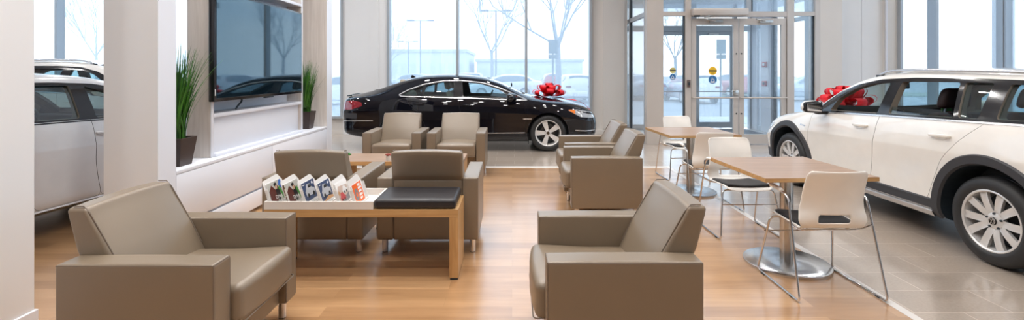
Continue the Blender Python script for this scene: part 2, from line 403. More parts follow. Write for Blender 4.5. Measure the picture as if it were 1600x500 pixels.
box(bm, 6.07, 6.17, YV, YV+.12, 0, CEIL)
for (a, b) in ((3.03, 3.47), (5.65, 6.07)): box(bm, a, b, YV+.005, YV+.115, ZT-.04, ZT+.04); box(bm, a, b, YV+.005, YV+.115, 0, .1)
box(bm, 3.585, 5.51, YV+.005, YV+.115, ZT-.06, ZT+.045); box(bm, 3.03, 6.07, YV+.005, YV+.115, 4.9, CEIL)
struct(obj('trim_3', bm, M_ALU, smooth=None))
def pane_struct(x0, x1, y, z0, z1, glass=M_GLASS_IN):
    WIN[0] += 1
    bm = bmesh.new(); box(bm, x0, x1, y-.003, y+.003, z0, z1); return struct(obj('window_%d' % WIN[0], bm, glass, smooth=None))
pane_struct(3.03, 3.47, YV+.06, .1, ZT-.04); pane_struct(5.65, 6.07, YV+.06, .1, ZT-.04)
for (a, b) in ((3.03, 3.47), (3.585, 5.51), (5.65, 6.07)): pane_struct(a, b, YV+.06, ZT+.045, 4.9, M_GLASS)
bm = bmesh.new(); box(bm, 3.455, 3.475, YV+.04, YV+.125, 0, ZT-.04); box(bm, 6.055, 6.075, YV+.04, YV+.125, 0, ZT-.04); box(bm, 4.80, 4.83, YV+.03, YV+.10, ZT+.05, 4.9)
struct(obj('trim_4', bm, M_DARK, smooth=None))
bm = bmesh.new(); box(bm, 4.70, 4.795, YV+.01, YV+.11, ZT+.046, 4.9); struct(obj('trim_5', bm, M_FRAME, smooth=None))
DOOR_Y = YV+.05
def push_bar(parent, x0, x1, y, z, mat=M_ALU):
    bm = bmesh.new(); tube(bm, fillet([(x0, y, z), (x0+.01, y-.07, z), (x1-.01, y-.07, z), (x1, y, z)], .02), .014, 10); obj('push_bar', bm, mat, parent)
d1 = glazed('door_1', 3.60, 4.54, DOOR_Y, .012, 2.53, M_ALU, .095, .055, bot=.19, top=.13)
d2 = glazed('door_2', 4.56, 5.50, DOOR_Y, .012, 2.53, M_ALU, .095, .055, bot=.19, top=.13)
for d_, a, b in ((d1, 3.61, 4.52), (d2, 4.58, 5.49)): push_bar(d_, a, b, DOOR_Y-.028, .94)
bm = bbox(4.41, 4.53, DOOR_Y-.07, DOOR_Y-.028, .99, 1.09, .006); obj('lock_case', bm, M_STEEL, d1)
for zz in (1.82, .62):
    for d_, xx in ((d1, 4.50), (d2, 4.60)):
        bm = bmesh.new(); lathe(bm, [(0, 0), (.014, 0), (.014, .008), (0, .01)], 14, Matrix.Translation((xx, DOOR_Y-.028, zz)) @ Matrix.Rotation(PI/2, 4, 'X')); obj('bolt', bm, M_DARK, d_)
for d_, xa in ((d1, 3.95), (d2, 4.95)):
    bm = bmesh.new(); box(bm, xa, xa+.26, DOOR_Y-.085, DOOR_Y-.028, 2.44, 2.49); tube(bm, [(xa+.1, DOOR_Y-.1, 2.47), (xa-.12, DOOR_Y-.16, 2.5)], .012, 8); obj('door_closer', bm, M_STEEL, d_, smooth=None)
# automatic operator header box above the doors
t = thing('door_operator', 'long beige metal operator box mounted above the left glass entrance door', 'door operator', (4.12, YV-.002, 2.58))
obj('housing', bbox(-.545, .545, -.15, 0, -.005, .13, .008), M_ALU, t)
bm = bmesh.new(); box(bm, -.5, -.4, -.12, -.04, -.03, -.005); obj('sensor', bm, M_DARK, t, smooth=None)
bm = bmesh.new(); tube(bm, [(-.2, -.09, -.01), (-.34, -.16, -.055), (-.06, -.19, -.04)], .010, 8); obj('arm', bm, M_STEEL, t)
t = thing('door_push_button', 'small brown push plate box fixed on the aluminium post left of the entrance doors', 'button box', (3.53, YV-.003, 1.22))
obj('housing', bbox(-.03, .03, -.035, 0, -.075, .075, .006), principled('bronze_plastic', (.13, .09, .08), .4), t)
bm = bbox(-.017, .017, -.042, -.035, -.03, .03, .002); obj('button', bm, M_DARK, t)
# left glazed side of the vestibule, two storeys of glass
bm = bmesh.new()
box(bm, 2.69, 2.76, YV+.14, YV+.20, 0, CEIL); box(bm, 2.69, 2.76, YB+.15, YB+.22, 0, CEIL)
box(bm, 2.69, 2.76, YV+.2, YB+.15, ZT-.04, ZT+.05); box(bm, 2.69, 2.76, YV+.2, YB+.15, 0, .1); box(bm, 2.69, 2.76, 11.05, 11.14, 0, CEIL)
struct(obj('trim_6', bm, M_FRAME, smooth=None))
bm = bmesh.new(); box(bm, 2.715, 2.722, YV+.2, YB+.15, .1, ZT-.04); box(bm, 2.715, 2.722, YV+.2, YB+.15, ZT+.05, CEIL); WIN[0] += 1; struct(obj('window_%d' % WIN[0], bm, M_GLASS_IN, smooth=None))
bm = bmesh.new(); box(bm, 2.70, 2.75, 11.02, 11.05, .1, CEIL); struct(obj('trim_7', bm, M_DARK, smooth=None))
# outer screen of the vestibule with its own doors
bm = bmesh.new()
for (a, b) in ((2.65, 2.80), (3.70, 3.80), (4.60, 4.75), (6.12, 6.2)): box(bm, a, b, YO-.06, YO+.06, 0, 3.2)
box(bm, 2.8, 6.12, YO-.06, YO+.06, 2.5, 2.64); box(bm, 2.8, 3.7, YO-.06, YO+.06, 0, .1); box(bm, 5.72, 5.80, YO-.06, YO+.06, 0, 3.2)
struct(obj('trim_8', bm, M_FRAME, smooth=None))
d3 = glazed('door_3', 4.76, 5.71, YO, .012, 2.5, M_FRAME, .075, .05, glass=M_GLASS_OUT, bot=.15, top=.1)
push_bar(d3, 4.77, 5.70, YO-.03, .95, M_STEEL)
bm = bmesh.new(); box(bm, 5.05, 5.32, YO-.08, YO-.028, 2.40, 2.45); obj('door_closer', bm, M_STEEL, d3, smooth=None)
d4 = glazed('door_4', 3.80, 4.60, YO, .012, 2.5, M_FRAME, .07, .05, glass=M_GLASS_OUT, bot=.15, top=.1)
push_bar(d4, 3.81, 4.59, YO-.03, .95, M_STEEL)
pane_struct(2.8, 3.7, YO, .1, 2.5, M_GLASS_OUT); pane_struct(5.8, 6.12, YO, .1, 2.5, M_GLASS_OUT); pane_struct(2.8, 6.12, YO, 2.64, 3.2, M_GLASS_OUT)
bm = bmesh.new(); box(bm, 6.16, 6.30, 12.16, 12.43, 0, 3.2); S('wall_vestibule', bm, M_WHITE)
bm = bmesh.new(); box(bm, 6.16, 6.26, 11.5, 11.98, 0, 3.2); S('wall_vestibule', bm, M_WHITE)
bm = bmesh.new(); box(bm, 2.65, 7.2, YB+.15, YO+.8, 3.2, 3.35); S('ceiling', bm, M_GREIGE)
bm = bmesh.new(); box(bm, 3.9, 5.9, YV+.5, YO-.3, .0, .008); S('trim_9', bm, principled('entrance_mat', (.10, .11, .13), .9, bump=(300, .4, .004)))
bm = bmesh.new(); box(bm, 6.17, 6.24, YR+.15, YR+.3, 0, 3.2)
for (ya, yb) in ((YR+.3, 11.36), (11.44, 11.5), (11.98, 12.16)): box(bm, 6.17, 6.24, ya, yb, 0, .1); box(bm, 6.17, 6.24, ya, yb, 2.55, 2.64)
struct(obj('trim_12', bm, M_FRAME, smooth=None))
bm = bmesh.new(); box(bm, 6.165, 6.245, 11.36, 11.44, 0, 3.2); struct(obj('trim_13', bm, M_DARK, smooth=None))
bm = bmesh.new()
for (ya, yb) in ((YR+.3, 11.36), (11.44, 11.5), (11.98, 12.16)): box(bm, 6.20, 6.206, ya, yb, .1, 2.55); box(bm, 6.20, 6.206, ya, yb, 2.64, 3.2)
WIN[0] += 1; struct(obj('window_%d' % WIN[0], bm, M_GLASS_OUT, smooth=None))
t0 = None
for zz, lab in ((1.63, 'small red wall alarm box, upper of two inside the glass entrance'), (1.17, 'small red wall alarm box, lower of two inside the glass entrance')):
    t = thing('alarm_box', lab, 'fire alarm', (6.159, 11.74, zz), -PI/2, 'red alarm boxes in the entrance')
    obj('housing', bbox(-.085, .085, -.05, 0, -.065, .065, .006), principled('alarm_red', (.42, .02, .03), .35), t)
    obj('lens', bbox(-.03, .05, -.06, -.05, -.03, .035, .004), M_WHITE if zz > 1.5 else M_DARK, t)
# round stickers on the glass
M_YEL = principled('yellow_sticker', (.90, .55, .02), .5); M_YEL2 = principled('pale_yellow_sticker', (.62, .55, .20), .5); M_BLU = principled('blue_sticker', (.03, .17, .42), .5)
M_WHT = principled('white_print', (.85, .85, .85), .5); M_BLK = principled('black_print', (.03, .03, .03), .5)
def sticker(x, y, z, r, mat, label, sym):
    t = thing('round_sticker', label, 'sticker', (x, y, z))
    bm = bmesh.new(); lathe(bm, [(0, 0), (r, 0), (r, .0015), (0, .0015)], 36, Matrix.Rotation(PI/2, 4, 'X')); obj('disc', bm, mat, t, smooth=None)
    bm = bmesh.new()
    if sym == 'chair':
        tube(bm, [(-.012, -.002, .045), (-.012, -.002, .01), (.022, -.002, .008), (.035, -.002, -.022)], .006, 6)
        tube(bm, [(.03*math.cos(a)-.004, -.002, .03*math.sin(a)-.012) for a in [PI*.75+k*PI*1.2/10 for k in range(11)]], .005, 6)
        lathe(bm, [(0, -.002), (.009, 0), (0, .002)], 10, Matrix.Translation((-.012, -.002, .058)))
        box(bm, -.055, .055, -.003, 0, -.052, -.040); box(bm, -.035, .035, -.003, 0, -.068, -.060)
        for v in bm.verts: v.co *= r/.085
        obj('symbol', bm, M_WHT, t)
    else:
        box(bm, -r*.98, r*.98, -.003, 0, -r*.14, r*.2); box(bm, -r*.4, r*.4, -.003, 0, -r*.55, -r*.45); box(bm, -r*.35, r*.35, -.003, 0, r*.45, r*.52)
        obj('symbol', bm, M_BLK, t, smooth=None)
sticker(4.035, DOOR_Y-.004, 1.475, .085, M_YEL, 'round yellow sticker with dark print on the left entrance door glass', 'text')
sticker(4.035, DOOR_Y-.004, 1.30, .085, M_BLU, 'round blue accessibility sticker on the left entrance door glass', 'chair')
sticker(3.235, YV+.056, 1.485, .062, M_YEL2, 'pale yellow round sticker on the narrow side pane left of the doors', 'text')
sticker(3.235, YV+.056, 1.355, .062, M_BLU, 'small blue round sticker on the narrow side pane left of the doors', 'chair')

# ---------------------------------------------------------------- partition with television
PX = -2.67
bm = bmesh.new(); box(bm, -3.12, PX, 1.0, 2.70, 0, CEIL); S('wall_partition', bm, M_WALL)
bm = bbox(-3.135, PX+.014, 1.0, 2.712, 0, .13, .004); S('baseboard_left', bm, M_WHITE)
bm = bmesh.new(); box(bm, -3.08, PX-.002, 3.645, 3.84, 0, CEIL); S('wall_partition', bm, M_WALL)
bm = bmesh.new(); box(bm, PX-.002, PX, 3.645, 3.84, 0, CEIL); S('trim_10', bm, M_WHITE)
bm = bmesh.new(); box(bm, -3.10, PX-.002, 6.97, 7.17, 0, CEIL); S('wall_partition', bm, M_LIGHTWOOD)
bm = bmesh.new(); box(bm, PX-.002, PX, 6.97, 7.17, 0, CEIL); S('trim_11', bm, M_WHITE)
bm = bmesh.new(); box(bm, -3.12, PX, 1.0, 7.17, 3.4, CEIL-.001); S('wall_partition', bm, M_WALL)
# low cabinet run
cab = thing('media_cabinet', 'long white low cabinet with recessed groove under the wall television', 'cabinet', (-2.86, 5.405, 0))
def cb(name, x0, x1, y0, y1, z0, z1, mat=M_WHITE, par=None, off=.002):
    return obj(name, bbox(x0+2.86, x1+2.86, y0-5.405, y1-5.405, z0, z1, off), mat, par or cab)
cb('carcass', -3.05, -2.70, 3.842, 6.968, .04, .64); cb('plinth', -3.03, -2.75, 3.85, 6.96, 0, .04, M_GREIGE)
cb('worktop', -3.06, -2.668, 3.842, 6.968, .64, .67)
for (a, b) in ((3.845, 5.385), (5.392, 6.965)):
    cb('door', -2.70, PX, a, b, .235, .638); cb('drawer', -2.70, PX, a, b, .042, .212)
# frame around the television
tvw = thing('television_surround', 'white boxed wall panel frame standing on the low cabinet around the television', 'wall panel', (-2.86, 5.40, .67))
def tb(name, x0, x1, y0, y1, z0, z1, mat=M_WHITE, off=.002):
    return obj(name, bbox(x0+2.86, x1+2.86, y0-5.40, y1-5.40, z0-.67, z1-.67, off), mat, tvw)
for nm, (a, b) in (('side_panel', (4.43, 4.47)), ('side_panel', (6.33, 6.37))):
    o_ = tb(nm, -2.98, -2.765, a, b, .671, 3.39, M_LIGHTWOOD); 
    tb('edge_band', -2.765, -2.758, a, b, .671, 3.39)
tb('shelf', -2.97, -2.758, 4.471, 6.329, 1.035, 1.07); tb('lower_panel', -2.86, -2.80, 4.471, 6.329, .671, 1.034)
tb('back_panel', -2.97, -2.95, 4.471, 6.329, 1.071, 2.309); tb('top_shelf', -2.97, -2.758, 4.471, 6.329, 2.31, 2.345)
tb('upper_panel', -2.95, -2.90, 4.471, 6.329, 2.346, 3.39); tb('base_rail', -2.80, -2.735, 4.471, 6.329, .671, .70)
t = thing('wall_television', 'large flat screen television mounted on the white partition', 'television', (-2.70, 5.30, 1.70))
obj('casing', bbox(-.055, -.001, -.915, .915, -.515, .515, .006), M_BEZEL, t)
obj('screen', bbox(-.001, .0015, -.885, .893, -.485, .493, .0008, 1), M_SCREEN, t)
bm = bmesh.new(); box(bm, -.002, .002, -.907, -.901, -.46, -.40); obj('logo_strip', bm, M_WHT, t, smooth=None)
bm = bbox(-.04, -.01, .02, .20, -.530, -.514, .004); obj('sensor_bar', bm, M_BEZEL, t)
bm = bmesh.new(); box(bm, -.19, -.055, -.35, .35, -.25, .25); obj('wall_bracket', bm, M_DARK, t, smooth=None)
t = tag(obj('power_cable', tube(bmesh.new(), fillet([(-2.80, 4.98, 1.23), (-2.79, 5.0, 1.16), (-2.80, 4.93, 1.11), (-2.80, 4.90, 1.082)], .03), .009, 8), M_DARK), 'short black cable hanging from under the wall television', 'cable')

# ---------------------------------------------------------------- ceiling lights
downlights = []
lampA = bpy.data.lights.new('downlight_lamp', 'AREA'); lampA.shape = 'DISK'; lampA.size = .17; lampA.energy = LAMP_W; lampA.color = LAMP_C; lampA.spread = math.radians(150)
M_LAMPON = principled('lit_lamp_face', (.9, .85, .8), .5, emis=((1, .9, .78), 25.0))
proto = None
for iy, yy in enumerate((-1.5, 1.2, 2.8, 4.4, 6.0, 8.0, 10.0)):
    for ix, xx in enumerate((-10.5, -7.6, -5.2, -2.3, -1.2, .2, 1.9, 3.6, 6.0, 8.4)):
        if (ix + iy) % 2 and xx not in (-2.3, -1.2, .2) and yy < 7: continue
        if yy > 9 and xx > 1.5: continue
        p = (xx + .3*((iy*7) % 3-1), yy, CEIL)
        if proto is None:
            t = thing('ceiling_downlight', 'round recessed ceiling downlight', 'ceiling light', p, 0, 'round downlights in the showroom ceiling'); proto = t
            bm = bmesh.new(); lathe(bm, [(.09, -.012), (.115, -.012), (.118, 0), (.09, 0), (.09, -.012)], 24, cap=False); obj('trim_ring', bm, M_WHITE, t)
            bm = bmesh.new(); lathe(bm, [(0, -.004), (.09, -.004), (.09, -.001), (0, -.001)], 24); obj('lens', bm, M_LAMPON, t, smooth=None)
            lo = bpy.data.objects.new('downlight_lamp', lampA); COL.objects.link(lo); lo.parent = t; lo.location = (0, 0, -.02)
        else: dup(proto, p)
# ---------------------------------------------------------------- armchairs (front faces -Y, origin on the floor)
def make_armchair():
    t = thing('armchair', 'x', 'armchair')
    hw, aw = .405, .128
    for s in (-1, 1):
        bm = boxgrid(bmesh.new(), aw/2, .35, .25, .014, lambda p: (p.x+s*(hw-aw/2), p.y+.0, p.z+.362+(.004*(1-(p.y/.35)**2) if p.z > .2 else 0)))
        a = obj('arm', bm, M_LEATHER, t, 60)
        bm = bmesh.new(); x = s*(hw-.004); xi = s*(hw-aw+.004)
        tube(bm, fillet([(x, .345, .607), (x, -.346, .607), (x, -.346, .125)], .012), .0032, 6)
        tube(bm, fillet([(xi, .345, .607), (xi, -.346, .607), (xi, -.346, .125)], .012), .0032, 6)
        tube(bm, [(x, -.346, .6075), (xi, -.346, .6075)], .0032, 6)
        obj('piping', bm, M_SEAM, a)
    iw = hw-aw-.003
    obj('seat_base', boxgrid(bmesh.new(), iw, .31, .085, .012, lambda p: (p.x, p.y-.0, p.z+.20)), M_LEATHER, t, 60)
    def cush(p):
        u = p.x/iw; v = (p.y)/.30; z = p.z
        puff = .026*(1-u*u)*(1-v**4) if z > 0 else 0
        fr = -.022*(1-u*u)*max(0, -v) if p.y < -.2 else 0
        return (p.x, p.y-.09+fr, p.z+.362+puff+(.018*max(0, -v) if z > 0 else .0))
    c = obj('seat_cushion', boxgrid(bmesh.new(), iw-.002, .30, .082, .035, cush, nm=9), M_LEATHER, t, 60)
    bm = bmesh.new(); tube(bm, fillet([(-iw+.012, -.2, .30), (-iw+.008, -.404, .292), (iw-.008, -.404, .292), (iw-.012, -.2, .30)], .03), .0035, 6); obj('piping', bm, M_SEAM, c)
    # reclined wedge back
    bw = .285
    def backf(p):
        s_ = (p.z+.225)/.45; k = (p.y+.06)/.12                     # s up, k: 0 front .. 1 rear
        z = .40 + s_*.425
        front = np.interp(z, [.40, .47, .61, .80, .83], [.10, .135, .205, .315, .325]); rear = np.interp(z, [.40, .600, .615, .80, .83], [.338, .340, .362, .410, .412])
        u = p.x/bw
        y = front + (rear-front)*k
        y -= .020*(1-u*u)*(1-k)*math.sin(PI*min(1, max(0, s_)))
        z += .012*(1-u*u)*max(0, (s_-.6)/.4)
        return (p.x*(1-.03*max(0, s_-.5)), y, z)
    b = obj('backrest', boxgrid(bmesh.new(), bw, .06, .225, .018, backf, nm=18), M_LEATHER, t, 60)
    bm = bmesh.new()
    for s in (-1, 1):
        x = s*(bw*.985-.012)
        pts = [(x, np.interp(z, [.47, .61, .80, .825], [.135, .205, .313, .330])-.003, z) for z in (.48, .54, .61, .68, .75, .80)] + [(x, .340, .832), (x, .385, .832)]
        bm = bmesh.new(); tube(bm, pts, .0032, 6); obj('piping', bm, M_SEAM, b)
    obj('back_panel', boxgrid(bmesh.new(), iw, .022, .24, .01, lambda p: (p.x, p.y+.322, p.z+.352)), M_LEATHER, t, 60)
    bm = bmesh.new()
    for x in (-iw, iw): box(bm, x-.0025, x+.0025, .335, .346, .12, .60)
    obj('back_seam', bm, M_SEAM, t, smooth=None)
    for x in (-.355, .355):
        for y in (-.29, .29):
            bm = bmesh.new(); lathe(bm, [(0, .004), (.024, .004), (.024, .125), (0, .125)], 20, Matrix.Translation((x, y, 0)))
            l = obj('leg', bm, M_CHROME, t)
            bm = bmesh.new(); lathe(bm, [(0, 0), (.022, 0), (.022, .006), (0, .006)], 16, Matrix.Translation((x, y, 0))); obj('glide', bm, M_DARK, l)
    return t
AC = make_armchair(); first = [True]
def armchair(x, y, rz, label):
    if first[0]:
        first[0] = False; AC.location = (x, y, 0); AC.rotation_euler = (0, 0, rz); AC['label'] = label; AC['group'] = 'taupe leather lounge armchairs'; return AC
    return dup(AC, (x, y, 0), rz, label)
armchair(-1.655, 2.52, PI/2, 'taupe leather armchair in the left foreground, facing right beside the white column')
armchair(.505, 2.55, -PI/2, 'taupe leather armchair in the right foreground, facing left, nearest the cafe tables')
armchair(-.675, 4.215, PI, 'taupe leather armchair seen from behind, behind the black bench cushion')
armchair(-1.60, 4.215, PI, 'taupe leather armchair seen from behind, behind the brochure holders')
armchair(-1.665, 7.02, 0, 'far taupe armchair facing the camera before the rear of the black coupe')
armchair(-.775, 7.02, 0, 'far taupe armchair facing the camera before the middle of the black coupe')
armchair(.935, 5.14, -PI/2, 'taupe armchair facing left, nearer of the two standing side by side')
armchair(.975, 6.08, -PI/2, 'taupe armchair facing left, farther of the two, overlapping the silver coupe wheel')

# ---------------------------------------------------------------- bench with tray and cushion
t = thing('display_bench', 'oak slab bench with white tray and black cushion in the lounge', 'bench', (-1.058, 3.583, 0))
L2, D2 = .681, .197
obj('bench_top', bbox(-L2, L2, -D2, D2, .4395, .4935, .002), M_BENCH, t, smooth=None)
MB_V = wood_mat('bench_oak_upright', (.42, .235, .09), (.60, .37, .165), 'Z', 12)
for a, b in ((-L2, -L2+.062), (L2-.062, L2)):
    l = obj('leg', bbox(a, b, -D2, D2, .014, .4390, .002), MB_V, t, smooth=None)
    bm = bmesh.new(); box(bm, a+.004, b-.004, -D2+.004, D2-.004, 0, .014); obj('foot_strip', bm, M_DARK, l, smooth=None)
bm = bmesh.new(); tx0, tx1 = -L2, .085; zt = .549
box(bm, tx0, tx1, -D2, -D2+.014, .494, zt); box(bm, tx0, tx1, D2-.014, D2, .494, zt); box(bm, tx0, tx0+.014, -D2+.014, D2-.014, .494, zt); box(bm, tx1-.014, tx1, -D2+.014, D2-.014, .494, zt)
box(bm, tx0+.014, tx1-.014, -D2+.014, D2-.014, .494, .502)
obj('tray', bm, principled('tray_white', (.74, .70, .66), .4), t, smooth=None)
cx = (.09+L2-.02)/2; chx = (L2-.02-.09)/2
obj('cushion', boxgrid(bmesh.new(), chx, D2-.002, .034, .022, lambda p: (p.x+cx, p.y, p.z+.529+(.006*(1-((p.x)/chx)**2)*(1-(p.y/D2)**2) if p.z > 0 else 0)), nm=8), M_BLACKVINYL, t, 60)
# brochure holders and brochures, leaning back to the left
BX, BY = -1.058, 3.583
M_ACR = principled('white_holder_card', (.78, .76, .74), .4)
def card_frame(x, lift=0):
    """local frame: a runs front-to-back (away from camera), b up the lean"""
    lean = math.radians(17)
    o_ = Vector((x, 3.415, .5035)); a = Vector((0, 1, 0)); b = Vector((-math.sin(lean), 0, math.cos(lean))); n = Vector((math.cos(lean), 0, math.sin(lean)))
    return lambda u, v, d=0: o_ + a*u + b*v + n*(d+lift)
def slab(bm, F, poly, d0, d1, org): prism(bm, poly, lambda u, v: F(u, v, d0)-org, lambda u, v: F(u, v, d1)-org)
def art(bm, F, org, poly, d=.0004): prism(bm, poly, lambda u, v: F(u, v, d)-org, lambda u, v: F(u, v, d+.0005)-org)
def ell(cx_, cy_, rx, ry, n=16, rot=0): return [(cx_+rx*math.cos(2*PI*k/n)*math.cos(rot)-ry*math.sin(2*PI*k/n)*math.sin(rot), cy_+rx*math.cos(2*PI*k/n)*math.sin(rot)+ry*math.sin(2*PI*k/n)*math.cos(rot)) for k in range(n)]
pc = lambda n_, c, r=.35: principled('print_'+n_, c, r)
C_MAR = pc('maroon', (.10, .022, .018)); C_GRN = pc('green', (.06, .26, .05)); C_BLU = pc('blue', (.05, .14, .45)); C_SKIN = pc('tan', (.55, .33, .22)); C_BLK = pc('black', (.015, .015, .018))
C_GRY = pc('pale_grey', (.45, .45, .42)); C_NAVY = pc('navy', (.028, .055, .14)); C_SIL = pc('silver', (.50, .52, .56)); C_BRN = pc('brown', (.12, .055, .025)); C_PINK = pc('dusty_pink', (.60, .48, .42)); C_RD = pc('red', (.55, .06, .07)); C_ORG = pc('orange', (.85, .14, .015)); C_W = pc('white', (.82, .82, .82)); C_TAN = pc('ochre', (.55, .30, .12)); C_MGRY = pc('mid_grey', (.22, .22, .24))
def car_art(bm_body, F, org, cu, cv, s):
    art(bm_body, F, org, [(cu-.05*s, cv-.02*s), (cu+.055*s, cv-.02*s), (cu+.058*s, cv+.01*s), (cu+.03*s, cv+.018*s), (cu+.012*s, cv+.042*s), (cu-.028*s, cv+.044*s), (cu-.046*s, cv+.015*s), (cu-.056*s, cv+.006*s)], .001)
specs = [
 (-1.700, 'people', 'brochure with maroon and blue picture of two figures, leftmost in the bench tray'),
 (-1.572, 'people2', 'brochure with a maroon picture and brown side panels, second from left in the bench tray'),
 (-1.452, 'suv', 'dark blue brochure with a white car at dusk, third from left in the bench tray'),
 (-1.335, 'suv2', 'grey blue brochure with a silver car on sand, fourth from left in the bench tray'),
 (-1.213, 'race', 'pale brochure with a red and a white car, fifth from left in the tray'),
 (-1.100, 'orange', 'orange brochure with a dark round motif and white lettering, rightmost in the bench tray')]
for i, (x, kind, lab) in enumerate(specs):
    F = card_frame(x); org = Vector((x, 3.415, .5035))
    t = thing('brochure_holder', 'white angled brochure holder behind the '+['leftmost brochure', 'second brochure from left', 'third brochure from left', 'fourth brochure from left', 'fifth brochure from left', 'orange brochure at right'][i]+' in the bench tray', 'brochure holder', org, 0, 'white brochure holders in the bench tray')
    H = .200
    bm = bmesh.new(); slab(bm, F, [(0, 0), (.27, 0), (.27, .148), (.226, .197), (.205, .200), (.015, .190), (.004, .186), (0, .176)], -.014, -.011, org); obj('back_card', bm, M_ACR, t, smooth=None)
    bm = bmesh.new(); slab(bm, F, [(.0, 0), (.003, 0), (.003, .13), (0, .12)], -.012, .008, org); slab(bm, F, [(.267, 0), (.27, 0), (.27, .13), (.267, .13)], -.012, .008, org); slab(bm, F, [(0, 0), (.27, 0), (.27, .003), (0, .003)], -.012, .012, org); obj('side_lip', bm, M_ACR, t, smooth=None)
    br = thing('brochure', lab, 'brochure', org, 0, 'brochures in the bench tray')
    W0, W1, B0, B1 = .018, .222, .008, .165 if kind != 'orange' else .150
    bm = bmesh.new()
    for k in range(3): slab(bm, F, [(W0+.002*k, B0), (W1+.002*k, B0), (W1+.002*k, B1-.004*k), (W0+.002*k, B1-.004*k)], -.009+.003*k, -.0075+.003*k, org)
    obj('pages', bm, M_WHT, br, smooth=None)
    FF = lambda u, v, d=0: F(u, v, d-.0010)
    def P(name, mat, *polys):
        for (pl, d) in polys: bm = bmesh.new(); art(bm, FF, org, pl, d); obj(name, bm, mat, br, smooth=None)
    R_ = lambda a, b, c, d: [(a, c), (b, c), (b, d), (a, d)]
    if kind.startswith('people'):
        P('cover', C_GRY, (R_(.022, .220, .012, .160), .0002))
        P('picture', C_MAR, ([(.03, .015), (.12, .015), (.135, .08), (.075, .14), (.03, .10)], .0008))
        P('picture', C_BLK, (ell(.145, .07, .028, .055), .0012), (ell(.13, .135, .02, .014), .0012)); P('picture', C_SKIN, (ell(.135, .115, .013, .016), .0016), (ell(.175, .10, .010, .020), .0016))
        if kind == 'people': P('picture', C_BLU, ([(.165, .12), (.215, .08), (.218, .158), (.19, .158)], .0014))
        P('picture', C_GRN, ([(.16, .10), (.18, .12), (.215, .03), (.20, .015), (.185, .05)], .0018))
        if kind != 'people':
            P('picture', C_BRN, (R_(-.010, .012, .085, .16), .0006), (R_(-.010, .012, .012, .075), .0006)); 
        me = text_mesh('Drive', .040, .0003); me.materials.append(C_W); o_ = bpy.data.objects.new('lettering', me); COL.objects.link(o_); o_.parent = br
        a = F(1, 0)-F(0, 0); b_ = F(0, 1)-F(0, 0); n_ = a.cross(b_); o_.matrix_local = Matrix.Translation(F(.135, .045, .0025)-org) @ Matrix((a, b_, n_)).transposed().to_4x4()
    elif kind.startswith('suv'):
        P('cover', C_NAVY, (R_(.020, .222, .028 if kind == 'suv' else .02, .163), .0004))
        if kind == 'suv2': P('picture', C_TAN, ([(.022, .022), (.22, .022), (.22, .04), (.14, .05), (.06, .03), (.022, .036)], .0010))
        bm = bmesh.new(); car_art(bm, FF, org, .125, .085, 1.35); obj('picture', bm, C_SIL, br, smooth=None)
        P('picture', C_BLK, (ell(.085, .062, .016, .016), .0020), (ell(.172, .062, .016, .016), .0020), ([(.10, .115), (.155, .115), (.15, .135), (.108, .138)], .0020))
        P('picture', C_W, (ell(.185, .140, .012, .010), .0016), (R_(.03, .06, .145, .150), .0016), ([(.02, .01), (.22, .01), (.22, .024), (.02, .024)], .0006))
    elif kind == 'race':
        P('cover', C_PINK, ([(.03, .012), (.222, .012), (.222, .12), (.06, .135), (.03, .10)], .0004)); P('picture', C_MGRY, ([(.08, .012), (.222, .012), (.222, .06), (.15, .045)], .0008))
        bm = bmesh.new(); car_art(bm, FF, org, .10, .045, .9); obj('picture', bm, C_RD, br, smooth=None)
        bm = bmesh.new(); car_art(bm, FF, org, .165, .085, .8); obj('picture', bm, C_W, br, smooth=None)
        P('picture', C_BLK, (ell(.15, .073, .009, .011), .002), (ell(.19, .073, .009, .011), .002), (ell(.08, .032, .009, .010), .002), (ell(.125, .032, .009, .010), .002)); P('picture', C_TAN, (ell(.05, .085, .014, .016), .0012))
    else:
        P('cover', C_ORG, (R_(.030, .215, .010, .148), .0004))
        P('picture', C_MGRY, ([(.045, .05), (.06, .03), (.10, .03), (.115, .055), (.115, .09), (.095, .115), (.06, .115), (.045, .09)], .0010)); P('picture', C_ORG, (ell(.08, .072, .015, .018), .0016))
        P('lettering', C_W, *[(R_(.130+.000*k, .130+wv, zv, zv+.016), .0012) for k, (wv, zv) in enumerate(((.055, .122), (.07, .098), (.06, .074), (.065, .048), (.05, .024)))], *[(R_(.150, .156, zv, zv+.02), .0012) for zv in (.105, .058)])

# ---------------------------------------------------------------- coffee table and succulents
t = thing('coffee_table', 'low oak slab coffee table between the far and middle armchairs', 'coffee table', (-1.30, 5.87, 0))
obj('table_top', bbox(-.73, .73, -.28, .28, .375, .42, .002), M_TABLE, t, smooth=None)
bm = bmesh.new(); box(bm, -.729, .729, -.283, -.279, .376, .419); obj('edge_band', bm, M_BENCH, t, smooth=None)
for a, b in ((-.73, -.675), (.675, .73)): obj('leg', bbox(a, b, -.28, .28, .0, .3745, .002), M_BENCH, t, smooth=None)
def succulent(x, y, mat, label, n, r):
    t = thing('potted_succulent', label, 'potted plant', (x, y, .42), 0, 'little potted succulents on the coffee table')
    bm = bmesh.new(); lathe(bm, [(0, 0), (.022, 0), (.030, .055), (.026, .055), (.024, .045), (0, .045)], 20); obj('pot', bm, M_WPOT, t)
    bm = bmesh.new()
    for k in range(n):
        a = k*2.399; el = .35+1.1*k/n; L_ = r*(1.1-.5*k/n)
        d = Vector((math.cos(a)*math.cos(el), math.sin(a)*math.cos(el), math.sin(el))); b0 = Vector((0, 0, .045))
        tube(bm, [b0+d*L_*q for q in (0, .35, .7, 1)], 1, 6, rfn=lambda s: .0035+.008*math.sin(PI*min(1, s*.85+.1)))
    obj('leaves', bm, mat, t, 60)
